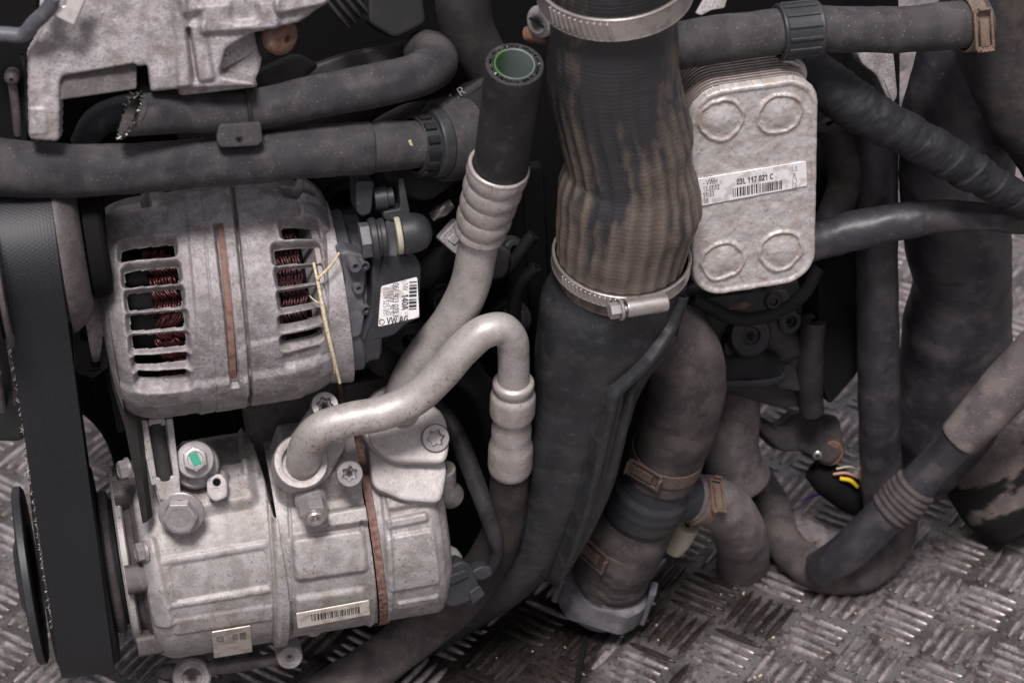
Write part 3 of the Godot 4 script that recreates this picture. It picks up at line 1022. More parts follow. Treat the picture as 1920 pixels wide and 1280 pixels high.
func build_regulator(t: Node3D, c: Chart) -> void:
	var ax := Vector3(1, 0, 0)
	# rear rim, brush holder drum
	var b := Buf.new()
	var p := W(560, 556, -40)
	lathe(b, axis_frame(Vector3(W(640, 560, 40).x, p.y, p.z), ax), [[120, -60], [166, -40], [170, -10], [170, 2], [162, 4], [130, 4]], 60)
	obj("rear_rim", b, M["cast"], t)
	b = Buf.new()
	lathe(b, axis_frame(Vector3(W(650, 555, 40).x, p.y, p.z), ax), [[150, -20], [150, 14], [140, 20], [136, 30], [136, 44], [126, 50], [40, 52]], 60)
	obj("rear_cover", b, M["grey_plastic"], t)
	var rp := plane(W(735, 560, 108), Vector3(0.12, 0.22, 0.97))
	b = Buf.new()
	px_prism(b, rp, [[697, 476], [722, 468], [722, 474], [745, 474], [745, 470], [775, 473], [790, 497], [786, 598], [758, 610], [740, 630], [692, 641], [676, 640], [690, 600], [697, 548]], -60, 0, 7, 6)
	obj("regulator_cover", b, M["plastic"], t)
	b = Buf.new()
	px_prism(b, rp, [[640, 480], [655, 474], [690, 486], [690, 520], [684, 560], [688, 590], [680, 636], [655, 642], [644, 600], [650, 530]], -70, -14, 6, 6)
	obj("brush_holder", b, M["grey_plastic"], t)
	for q in [[664, 498, 12], [682, 497, 9], [670, 540, 10], [684, 580, 9]]:
		b = Buf.new()
		lathe(b, axis_frame(W(q[0], q[1], 104), rp.N), [[q[2], -20], [q[2], 2], [q[2] * 0.85, 5], [q[2] * 0.5, 5], [q[2] * 0.45, 1], [0.1, 0]], 20)
		obj("screw", b, M["grey_plastic"], t)
	# tab, stud, nut, insulating washers, dome cap
	b = Buf.new()
	px_prism(b, rp, [[722, 396], [745, 390], [745, 480], [722, 480]], -16, 2, 4, 3)
	obj("terminal_tab", b, M["grey_plastic"], t)
	var s := W(700, 446, 84)
	var at := func(px: float) -> Vector3: return Vector3(W(px, 445, 84).x, s.y, s.z)
	b = Buf.new()
	prism(b, axis_frame(at.call(674), ax), ngon(6, 33, 0.3), 0, 19, 3)
	obj("terminal_nut", b, M["grey_plastic"], t)
	b = Buf.new()
	lathe(b, axis_frame(at.call(694), ax), [[10, -3], [36, -2], [38, 0], [38, 9], [36, 11], [33, 12], [33, 16], [35, 18], [35, 25], [30, 27], [10, 27]], 36)
	obj("insulator", b, M["plastic"], t)
	b = Buf.new()
	lathe(b, axis_frame(at.call(741), ax), [[10, -1], [34, 0], [35, 2], [35, 8], [33, 10], [10, 11]], 36)
	obj("washer", b, M["white_plastic"], t)
	b = Buf.new()
	lathe(b, axis_frame(at.call(753), ax), [[20, 0], [35, 0], [36, 3], [36, 22], [34, 32], [29, 42], [21, 49], [11, 53], [0.1, 54]], 36)
	obj("terminal_cap", b, M["plastic"], t)
	# upper frame of the connector
	var up := plane(W(715, 370, 60), Vector3(0.05, 0.3, 0.95))
	b = Buf.new()
	px_prism(b, up, [[664, 336], [700, 336], [694, 398], [676, 404], [666, 395]], -60, 6, 5, 5)
	obj("connector_body", b, M["plastic"], t)
	b = Buf.new()
	px_prism(b, up, [[744, 330], [754, 330], [768, 402], [735, 412], [716, 408], [716, 394], [748, 388]], -36, 8, 4, 3)
	obj("connector_frame", b, M["plastic"], t)
	b = Buf.new()
	lathe(b, axis_frame(W(700, 372, 50), ax), [[0.1, 0], [20, 0], [21, 2], [21, 22], [18, 24], [18, 34], [0.1, 35]], 28)
	obj("connector_plug", b, M["plastic"], t)
	# rating label
	var lp := plane(rp.O + rp.N * 0.0, rp.N)
	b = Buf.new()
	px_prism(b, lp, [[713, 536], [781, 518], [785, 594], [707, 612]], 0.2, 1.0, 0.2, 4)
	var lab := obj("rating_label", b, M["label"], t)
	var dn := (W(706, 609, 100) - W(712, 537, 100))
	dn = (dn - rp.N * dn.dot(rp.N)).normalized()
	var rt := rp.N.cross(dn)
	var Tv := func(px: float, py: float) -> Transform3D:
		var q := on(lp, px, py)
		return Transform3D(Basis(dn, rp.N.cross(dn), rp.N), lp.pt(q.x, q.y, 1.0))
	lettering(lab, "06F 903 023 F", Tv.call(735, 530), 11, 66, M["ink"])
	lettering(lab, "140A", Tv.call(752, 551), 12, 30, M["ink"], true)
	lettering(lab, "14V", Tv.call(753, 530), 7, 14, M["faint_ink"])
	lettering(lab, "Hungary  94 30", Tv.call(725, 535), 6, 56, M["faint_ink"])
	lettering(lab, "0 124 525 091", Tv.call(717, 538), 6, 54, M["faint_ink"])
	var q2 := on(lp, 723, 606)
	var Th := Transform3D(Basis(rt, dn * -1.0, rp.N), lp.pt(q2.x, q2.y, 1.0))
	lettering(lab, "VW AG", Th, 12, 40, M["ink"], true)
	var ring := Buf.new()
	var q3 := on(lp, 714, 603)
	lathe(ring, Transform3D(Basis(rt, -dn, rp.N), lp.pt(q3.x, q3.y, 1.0)), [[5.4, 0.1], [5.4, 0.6], [4.3, 0.6], [4.3, 0.1]], 20)
	obj("emblem", ring, M["ink"], lab)
	var bc := Buf.new()
	bars(bc, Tv.call(766, 527), 58, 14, 16, 3)
	obj("bar_code", bc, M["ink"], lab)

# ---------------------------------------------------------------- compressor
const CMP_R := 204.0
func build_compressor() -> void:
	var o := W(560, 998, -30)
	var t := thing("compressor", "pale cast aluminium air conditioning compressor with bolted ports and bar code label", "compressor", o)
	var c := drum(o, CMP_R)
	var gn := FastNoiseLite.new()
	gn.frequency = 0.025
	gn.seed = 9
	var x0: float = on(c, 262, 1060).x
	var x1: float = on(c, 522, 1010).x
	var x2: float = on(c, 690, 1000).x
	var x3: float = on(c, 718, 1000).x
	var x4: float = on(c, 828, 970).x
	# pulley-side housing
	var fa := feats(c, [
		["add", 300, 1055, 498, 1022, 6, 4, 3.0, 8],
		["add", 310, 1140, 505, 1108, 5, 4, 3.5, 8],
		["set", 318, 1098, 500, 1066, 36, 10, -3.0, 5],
		["set", [[450, 760], [524, 755], [526, 930], [514, 968], [496, 890]], -110.0, 12],
		["add", 322, 1180, 508, 1150, 20, 6, 3.0, 8],
		["add", 325, 930, 470, 905, 46, 12, 16.0, 22],
		["add", 330, 965, 331, 965, 42, 42, 14.0, 12],
		["add", 400, 918, 402, 900, 24, 8, 22.0, 10],
		["set", 402, 908, 403, 908, 7, 7, 10.0, 6],
		["add", 460, 790, 470, 900, 16, 8, 12.0, 12],
		["add", 330, 810, 450, 795, 20, 8, 8.0, 12],
		["add", 514, 850, 526, 1230, 13, 5, 12.0, 10],
		["add", 526, 850, 540, 1230, 2.2, 1, -9.0, 4],
		["add", 495, 850, 508, 1230, 2.2, 1, -4.0, 4],
		["add", 262, 1010, 300, 1180, 22, 10, 8.0, 14],
	])
	var b := Buf.new()
	relief(b, c, x0, x1, -CMP_R * 1.9, CMP_R * 1.5, 2.4, func(p: Vector2) -> float:
		var e := gn.get_noise_2d(p.x, p.y) * 1.0
		var d: float = p.x - x0
		if d < 40.0:
			e -= 0.8 * (40.0 - sqrt(maxf(1600.0 - (40.0 - d) * (40.0 - d), 0.0)))
		return height(p, e, fa), -1e9, 1.0)
	obj("front_housing", b, M["comp"], t)
	# middle housing with a raised box and the cheek of the suction port
	var fb := feats(c, [
		["add", 548, 1052, 684, 1032, 42, 10, 12.0, 16],
		["add", 552, 1142, 682, 1122, 24, 8, 7.0, 14],
		["add", 575, 985, 690, 965, 16, 6, 26.0, 12],
		["add", 520, 880, 700, 850, 70, 14, 58.0, 34],
		["add", 580, 1215, 600, 1212, 30, 12, 6.0, 14],
		["add", 536, 900, 540, 1200, 2.2, 1, -4.0, 4],
		["add", 683, 900, 694, 1190, 5, 2, 5.0, 6],
		["set", 610, 990, 611, 992, 5, 2, 16.0, 4],
		["set", 676, 980, 678, 996, 3.5, 2, 0.0, 4],
	])
	b = Buf.new()
	relief(b, c, x1, x2, -CMP_R * 1.9, CMP_R * 1.5, 2.2, func(p: Vector2) -> float: return height(p, gn.get_noise_2d(p.x + 300, p.y) * 1.0 - 3.0, fb), -1e9, 1.0)
	obj("middle_housing", b, M["comp"], t)
	# gasket, its edge a little wavy
	b = Buf.new()
	relief(b, c, x2 + 3.0, x3 - 10.0, -CMP_R * 1.8, CMP_R * 1.45, 3.0, func(p: Vector2) -> float: return 1.5 + gn.get_noise_2d(p.x * 2, p.y * 3) * 3.0)
	obj("gasket", b, M["gasket"], t)
	var fc := feats(c, [
		["add", 725, 945, 800, 930, 14, 6, 10.0, 9],
		["add", 725, 985, 800, 970, 9, 5, 8.0, 8],
		["add", 722, 900, 830, 885, 26, 8, 22.0, 16],
		["add", 726, 1066, 820, 1050, 60, 10, 5.0, 8],
		["add", 745, 1140, 822, 1126, 12, 4, 5.0, 8],
		["add", 716, 900, 722, 1180, 6, 2, 5.0, 6],
	])
	b = Buf.new()
	relief(b, c, x3 - 9.0, x4, -CMP_R * 1.9, CMP_R * 1.5, 2.2, func(p: Vector2) -> float:
		var d: float = x4 - p.x
		var e: float = gn.get_noise_2d(p.x + 700, p.y) * 1.2 - 4.0
		if d < 26.0:
			e -= 26.0 - sqrt(maxf(676.0 - (26.0 - d) * (26.0 - d), 0.0))
		return height(p, e, fc), -1e9, 1.0)
	var Te := Transform3D(Basis(Vector3(0, 0, -1), Vector3(0, 1, 0), Vector3(1, 0, 0)), o + Vector3(x4, 0, 0))
	lathe(b, Te, [[CMP_R - 22, -2], [CMP_R - 40, 8], [150, 14], [60, 16], [0.1, 16]], 48)
	obj("rear_housing", b, M["comp"], t)
	# nose with its plate, lugs and clutch bearing
	b = Buf.new()
	var Tn := Transform3D(Basis(Vector3(0, 0, 1), Vector3(0, 1, 0), Vector3(-1, 0, 0)), o + Vector3(x0, 0, 0))
	lathe(b, Tn, [[CMP_R - 30, -6], [CMP_R - 40, 6], [150, 10], [140, 26], [96, 34], [80, 70], [0.1, 70]], 56)
	obj("nose", b, M["cast_dark"], t)
	b = Buf.new()
	lathe(b, Tn, [[90, 22], [158, 22], [164, 26], [164, 36], [160, 40], [90, 40]], 56)
	obj("nose_ring", b, M["comp"], t)
	for q in [[268, 1035, 118], [292, 1192, 90], [236, 880, 40]]:
		hex_bolt(t, "nose_bolt", W(q[0], q[1], q[2]), Vector3(-1, 0.1, 0.2), 19, 18, M["bolt"], 1.15)
	for a in 6:
		var lb := Buf.new()
		var an := deg_to_rad(a * 60.0 - 10.0)
		var lp := o + Vector3(x0 - 4, 0, 0) + (c.N * cos(an) + c.Y * sin(an)) * 168.0
		var LT := Transform3D(Basis(c.N.rotated(Vector3.RIGHT, an), c.Y.rotated(Vector3.RIGHT, an), Vector3.RIGHT), lp)
		box(lb, LT, Vector3(44, 54, 60), 10)
		obj("nose_lug", lb, M["cast_dark"], t)
	# upper left bracket leg with its slot and rod
	var bp := plane(W(290, 850, 70), Vector3(0, 0.45, 0.9))
	b = Buf.new()
	px_prism(b, bp, [[252, 786], [318, 782], [330, 930], [318, 1000], [298, 960], [275, 880]], -120, -14, 6, 6)
	obj("mount_leg", b, M["comp"], t)
	for q in [[[254, 788], [272, 786], [292, 908], [280, 912]], [[306, 784], [320, 784], [334, 900], [322, 902]], [[272, 786], [306, 783], [308, 798], [274, 801]], [[284, 896], [332, 890], [336, 935], [296, 940]]]:
		b = Buf.new()
		px_prism(b, bp, q, -40, 6, 5, 4)
		obj("mount_rail", b, M["comp"], t)
	b = Buf.new()
	tube(b, [[bp.pt(on(bp, 288, 796).x, on(bp, 288, 796).y, -6), 15], [bp.pt(on(bp, 306, 900).x, on(bp, 306, 900).y, -6), 15]], 6, 20)
	obj("mount_rod", b, M["cast_deep"], t)
	var up := Vector3(0, 0.62, 0.78)
	b = Buf.new()
	var gb := hex_bolt(t, "marked_bolt", W(362, 862, 62), up, 24, 34, M["bolt"], 1.5)
	gb.set_meta("label", "flanged bolt with a green paint mark")
	b = Buf.new()
	var gp := W(362, 862, 62) + up.normalized() * 35.2
	box(b, axis_frame(gp, up), Vector3(16, 24, 1.2), 0.5)
	obj("paint_mark", b, M["green_paint"], gb)
	b = Buf.new()
	lathe(b, axis_frame(W(362, 872, 44), up), [[46, -40], [46, -6], [42, 0], [20, 0]], 40)
	obj("bolt_boss", b, M["comp"], t)
	hex_bolt(t, "flange_bolt", W(336, 962, 118), Vector3(-0.15, 0.25, 0.95), 33, 30, M["bolt"], 1.3, 0.5)
	# port block: hex plug, two star screws
	hex_bolt(t, "port_plug", W(580, 936, 118), Vector3(0.02, -0.1, 1), 27, 50, M["bolt"], 1.12, 0.1)
	b = Buf.new()
	lathe(b, axis_frame(W(580, 936, 118) + Vector3(0.02, -0.1, 1).normalized() * 48.0, Vector3(0.02, -0.1, 1)), [[16, -2], [17, 8], [15, 11], [9, 11], [8, 4], [0.1, 3]], 28)
	obj("plug_end", b, M["steel"], t)
	b = Buf.new()
	var lgp := plane(W(403, 915, 66), Vector3(-0.05, 0.65, 0.76))
	px_prism(b, lgp, [[384, 898], [410, 888], [424, 902], [424, 934], [400, 944], [386, 932]], -30, 26, 5, 8)
	lathe(b, axis_frame(lgp.pt(on(lgp, 404, 906).x, on(lgp, 404, 906).y, 27), lgp.N), [[11, -1.5], [11, 0.4], [7, 0.4], [6, -3], [0.1, -4]], 20)
	obj("side_lug", b, M["comp"], t)
	b = Buf.new()
	lathe(b, axis_frame(lgp.pt(on(lgp, 404, 906).x, on(lgp, 404, 906).y, 27), lgp.N), [[8, 0.0], [8, 0.8], [0.1, 0.8]], 18)
	obj("lug_hole_shade", b, M["soot"], t)  # flat dark disc paints the shade of a drilled hole
	star_bolt(t, "port_screw", W(653, 888, 130), Vector3(0, 0.5, 0.87), 25, 12, M["bolt"])
	# suction port collar, open to the right
	b = Buf.new()
	var pc := W(562, 866, 108)
	var pax := Vector3(0.05, 0.72, 0.7)
	lathe(b, axis_frame(pc, pax), [[52, -70], [52, -4], [49, 0], [40, 0], [36, -3], [36, -20], [0.1, -22]], 44)
	obj("port_collar", b, M["comp"], t)
	var fp := plane(W(610, 850, 84), pax)
	b = Buf.new()
	px_prism(b, fp, [[520, 850], [560, 790], [590, 748], [622, 745], [640, 775], [612, 800], [650, 830], [612, 900], [560, 905], [525, 890]], -30, -4, 7, 14)
	obj("port_flange", b, M["pipe"], t)
	star_bolt(t, "flange_screw", W(606, 762, 70), pax, 26, 14, M["bolt"])
	# discharge flange
	var dp := plane(W(770, 800, 60), Vector3(0.05, 0.72, 0.7))
	b = Buf.new()
	px_prism(b, dp, [[684, 800], [700, 745], [745, 722], [790, 745], [835, 775], [843, 835], [835, 870], [790, 868], [735, 868], [695, 840]], -34, 0, 8, 22)
	obj("discharge_flange", b, M["pipe"], t)
	b = Buf.new()
	px_prism(b, dp, [[690, 815], [835, 850], [842, 875], [838, 905], [830, 940], [760, 935], [700, 910]], -130, -34, 8, 16)
	obj("discharge_block", b, M["comp"], t)
	star_bolt(t, "flange_screw", W(812, 822, 64), Vector3(0.05, 0.6, 0.8), 27, 30, M["bolt"])
	b = Buf.new()
	tube(b, [[832, 880, 20, 22], [836, 925, 10, 20]], 4, 20)
	tube(b, [[800, 900, 60, 18], [845, 930, 0, 26]], 4, 20)
	obj("discharge_lug", b, M["comp"], t)
	# bottom lugs
	b = Buf.new()
	lathe(b, axis_frame(W(540, 1232, 96), Vector3(0, 0.2, 1)), [[26, -40], [26, 6], [23, 10], [9, 10], [8, 4], [0.1, 3]], 28)
	obj("bottom_lug", b, M["cast"], t)
	b = Buf.new()
	lathe(b, axis_frame(W(356, 1272, 80), Vector3(0, 0.4, 0.9)), [[38, -30], [38, 0], [34, 5], [20, 5], [18, 0], [0.1, 0]], 28)
	obj("bottom_lug", b, M["cast"], t)
	b = Buf.new()
	tube(b, [[300, 1262, 60, 14], [420, 1252, 70, 14], [520, 1238, 76, 12]], 10, 14)
	obj("bottom_rail", b, M["cast_dark"], t)
	# labels that follow the drum
	sticker(t, c, [[553, 1153], [690, 1128], [692, 1154], [556, 1180]], 14.0, "bar_code_label")
	sticker(t, c, [[394, 1188], [466, 1176], [470, 1224], [398, 1236]], 6.5, "part_label")

func sticker(t: Node3D, c: Chart, px: Array, h: float, called: String) -> void:
	var q := []
	for p in px:
		q.append(on(c, p[0], p[1]))
	# flat tangent plane through its middle
	var m: Vector2 = (q[0] + q[1] + q[2] + q[3]) / 4.0
	var a := m.y / c.rad
	var n := c.N * cos(a) + c.Y * sin(a)
	var pl := plane(c.pt(m.x, m.y, h), n)
	var b := Buf.new()
	px_prism(b, pl, px, -1.5, 0.8, 0.3, 2)
	var lab := obj(called, b, M["cream_label"], t)
	var T := func(x: float, y: float) -> Transform3D:
		var w := on(pl, x, y)
		return Transform3D(Basis(pl.X, pl.Y, pl.N), pl.pt(w.x, w.y, 0.8))
	var bc := Buf.new()
	if called == "bar_code_label":
		bars(bc, T.call(582, 1166), 92, 22, 38, 8)
		obj("bar_code", bc, M["ink"], lab)
	else:
		var w2 := on(pl, 402, 1196)
		var Tv := Transform3D(Basis(-pl.Y, pl.X, pl.N), pl.pt(w2.x, w2.y, 0.8))
		lettering(lab, "0Z2R", Tv, 13, 36, M["faint_ink"])
		lettering(lab, "1K0 820", Transform3D(Tv.basis, Tv.origin + pl.X * 30), 6, 36, M["faint_ink"])
		bars(bc, Transform3D(Tv.basis, Tv.origin + pl.X * 44), 44, 12, 16, 9)
		obj("bar_code", bc, M["faint_ink"], lab)

# ---------------------------------------------------------------- belt and pulleys
func build_belt() -> void:
	var cc := W(560, 998, -30)
	var zf := 178.0
	var xa := W(146, 1180, zf).x
	var r1 := zf - cc.z - 6.0
	var top := W(70, 560, zf)
	var r2 := 150.0
	var c1 := Vector3(xa, cc.y, cc.z)
	var c2 := Vector3(xa, top.y, zf - r2 - 2.0)
	var shift := Vector3((top.y - cc.y) * 0.034, 0, 0)
	var wd := 102.0
	base = c1
	# outline of the closed belt in the plane across the shafts (z, y)
	var line := []
	for k in 41:
		var a := -PI + PI * k / 40.0
		line.append(Vector2(c1.z, c1.y) + Vector2(cos(a), sin(a)) * (r1 + 6.0))
	for k in range(1, 24):
		line.append((line[40] as Vector2).lerp(Vector2(c2.z + r2 + 2, c2.y), k / 24.0))
	for k in 41:
		var a := PI * k / 40.0
		line.append(Vector2(c2.z, c2.y) + Vector2(cos(a), sin(a)) * (r2 + 2.0))
	var n := line.size()
	for k in range(1, 24):
		line.append((line[n - 1] as Vector2).lerp(line[0], k / 24.0))
	line.append(line[0])
	var b := Buf.new()
	var g := Buf.new()
	var across := [[-wd / 2, -9.0], [-wd / 2, -1.5], [-wd / 2 + 1.5, 0.0], [-wd / 4, 0.8], [0.0, 1.0], [wd / 4, 0.8], [wd / 2 - 1.5, 0.0], [wd / 2, -1.5], [wd / 2, -9.0]]
	var pr := []
	for k in line.size():
		var t: Vector2 = (line[(k + 1) % (line.size() - 1)] - line[(k + line.size() - 2) % (line.size() - 1)]).normalized()
		var nn := Vector2(t.y, -t.x)
		var row := PackedVector3Array()
		for q in across:
			var p: Vector2 = line[k] + nn * q[1]
			row.push_back(X(Vector3(xa + q[0], p.y, p.x)))
		pr.append(row)
	var cl := []
	for k in pr.size():
		var cr := PackedColorArray()
		for m in across.size():
			var nz := stain.get_noise_2d(k * 26.0, m * 34.0) * 0.5 + stain.get_noise_2d(k * 7.0, m * 9.0) * 0.3
			var gy := 0.78 + 0.2 * smoothstep(-0.3, 0.4, nz)
			cr.push_back(Color(gy, gy * 0.99, gy * 0.98) * (1.0 if m != 1 and m != 7 else 0.9))
		cl.append(cr)
	b.rows(pr, false, false, [], cl)
	for rib in 7:
		pr = []
		for k in line.size():
			var t: Vector2 = (line[(k + 1) % (line.size() - 1)] - line[(k + line.size() - 2) % (line.size() - 1)]).normalized()
			var nn := Vector2(t.y, -t.x)
			var row := PackedVector3Array()
			var x := -wd / 2 + wd * rib / 7.0
			for q in [[0.0, -9.0], [wd / 28, -15.0], [wd * 3 / 28, -15.0], [wd / 7, -9.0]]:
				var p: Vector2 = line[k] + nn * q[1]
				row.push_back(X(Vector3(xa + x + q[0], p.y, p.x)))
			pr.append(row)
		b.rows(pr, false, true, [], [])
	# frayed threads along the left edge
	for k in 160:
		var w := rng.randf_range(0.05, 0.95)
		var p := Vector3(xa - wd / 2, lerpf(c1.y, c2.y, w), zf + 0.5)
		tube(g, [[p, 0.9], [p + Vector3(-rng.randf_range(1, 7), rng.randf_range(-9, 9), rng.randf_range(-1, 3)), 0.5]], 2, 4, {"a": 0, "b": 0})
	var t2 := lone("drive_belt", "wide black ribbed drive belt running down the left side past the alternator", "belt", b, M["belt"])
	t2.rotation.z = -0.034
	var fr := obj("frayed_thread", g, M["frayed"], t2)
	fr.set_meta("kind", "stuff")
	var Tl := Basis(Vector3(0, 0, 1), Vector3(0, 1, 0), Vector3(-1, 0, 0))     # z points to the left
	# compressor pulley with its clutch plate
	var t := thing("compressor_pulley", "black compressor pulley disc carrying the lower end of the drive belt", "pulley", c1)
	b = Buf.new()
	lathe(b, Transform3D(Tl, c1), [[60, -wd / 2 - 40], [118, -wd / 2 - 40], [124, -wd / 2 - 36], [124, -wd / 2 - 8], [r1 - 14, -wd / 2 - 8], [r1 - 8, -wd / 2 - 4], [r1 - 10, wd / 2 + 2], [r1 - 20, wd / 2 + 8], [100, wd / 2 + 10]], 72)
	obj("pulley_rim", b, M["soot"], t)
	b = Buf.new()
	lathe(b, Transform3D(Tl, c1), [[100, wd / 2 + 26], [168, wd / 2 + 26], [174, wd / 2 + 30], [174, wd / 2 + 42], [168, wd / 2 + 46], [90, wd / 2 + 48], [60, wd / 2 + 60], [0.1, wd / 2 + 60]], 72)
	obj("clutch_plate", b, M["plastic"], t)
	b = Buf.new()
	lathe(b, Transform3D(Tl, c1), [[110, -wd / 2 - 30], [136, -wd / 2 - 30], [140, -wd / 2 - 26], [140, -wd / 2 - 16], [136, -wd / 2 - 12], [110, -wd / 2 - 12]], 64)
	obj("bearing_ring", b, M["cast_dark"], t)
	# alternator pulley inside the upper turn
	c2 += shift
	t = thing("alternator_pulley", "grey steel pulley hub between the drive belt and the alternator", "pulley", c2)
	b = Buf.new()
	lathe(b, Transform3D(Tl, c2), [[60, -wd / 2 - 44], [110, -wd / 2 - 46], [136, -wd / 2 - 34], [148, -wd / 2 - 16], [152, -wd / 2 - 10], [152, -wd / 2 - 4], [r2 - 18, -wd / 2 - 2], [r2 - 18, wd / 2 + 4], [90, wd / 2 + 6]], 72)
	obj("hub", b, M["cast_dark"], t)
	b = Buf.new()
	lathe(b, Transform3D(Tl, c2), [[60, -wd / 2 - 86], [92, -wd / 2 - 82], [98, -wd / 2 - 76], [98, -wd / 2 - 50], [60, -wd / 2 - 44]], 64)
	obj("fan_guard", b, M["black"], t)
	# left-hand idler whose rim shows at the edge of the picture
	var ip := W(-40, 530, 150)
	t = thing("idler_pulley", "dark idler pulley rim cut off by the picture's left edge beside the belt", "pulley", ip)
	b = Buf.new()
	lathe(b, Transform3D(Tl, ip), [[40, -28], [96, -28], [104, -22], [104, 12], [98, 18], [40, 22], [0.1, 22]], 64)
	obj("idler_rim", b, M["soot"], t)
	b = Buf.new()
	lathe(b, Transform3D(Tl, ip), [[96, -40], [116, -38], [118, -34], [116, -30], [96, -30]], 64)
	obj("idler_flange", b, M["cast_dark"], t)
	var ip2 := W(-20, 700, 90)
	t = thing("tensioner_arm", "dark tensioner arm with a polished edge below the idler pulley", "tensioner", ip2)
	b = Buf.new()
	var tp := plane(ip2, Vector3(-0.3, 0.3, 0.9))
	px_prism(b, tp, [[-40, 620], [26, 622], [44, 760], [36, 830], [-40, 830]], -60, 0, 8, 12)
	obj("arm", b, M["soot"], t)
	b = Buf.new()
	tube(b, [[10, 630, 128, 7], [22, 690, 124, 9], [26, 740, 116, 8], [18, 790, 104, 6]], 16, 12)
	tube(b, [[-10, 700, 130, 8], [0, 770, 110, 8]], 6, 12)
	obj("arm_edge", b, M["cast_dark"], t)
	base = W(150, 640, 20)
	b = Buf.new()
	px_prism(b, plane(W(150, 640, -10), Vector3(-0.2, 0.1, 1)), [[128, 350], [200, 350], [178, 420], [205, 560], [215, 640], [236, 740], [250, 800], [216, 820], [180, 640], [128, 600]], -80, 0, 8, 8)
	lone("belt_guard", "black guard plate standing in the gap between belt and alternator", "guard", b, M["black"])
	base = W(225, 760, 40)
	b = Buf.new()
	px_prism(b, plane(W(215, 760, 50), Vector3(-0.5, 0.2, 0.8)), [[186, 630], [196, 634], [226, 720], [250, 790], [262, 900], [272, 980], [262, 985], [244, 880], [228, 800], [205, 728]], -22, 0, 3, 3)
	lone("bracket_edge", "thin dark metal bracket edge curving from alternator down to compressor", "bracket", b, M["cast_deep"])
	base = W(150, 640, 40)
	b = Buf.new()
	px_prism(b, plane(W(150, 660, 30), Vector3(-0.1, 0.1, 1)), [[128, 578], [140, 578], [146, 640], [162, 640], [166, 690], [182, 692], [186, 630], [194, 632], [200, 690], [170, 712], [136, 700]], -30, 0, 5, 4)
	lone("sensor_clip", "small black two pronged clip in the dark gap beside the belt", "clip", b, M["soot"])

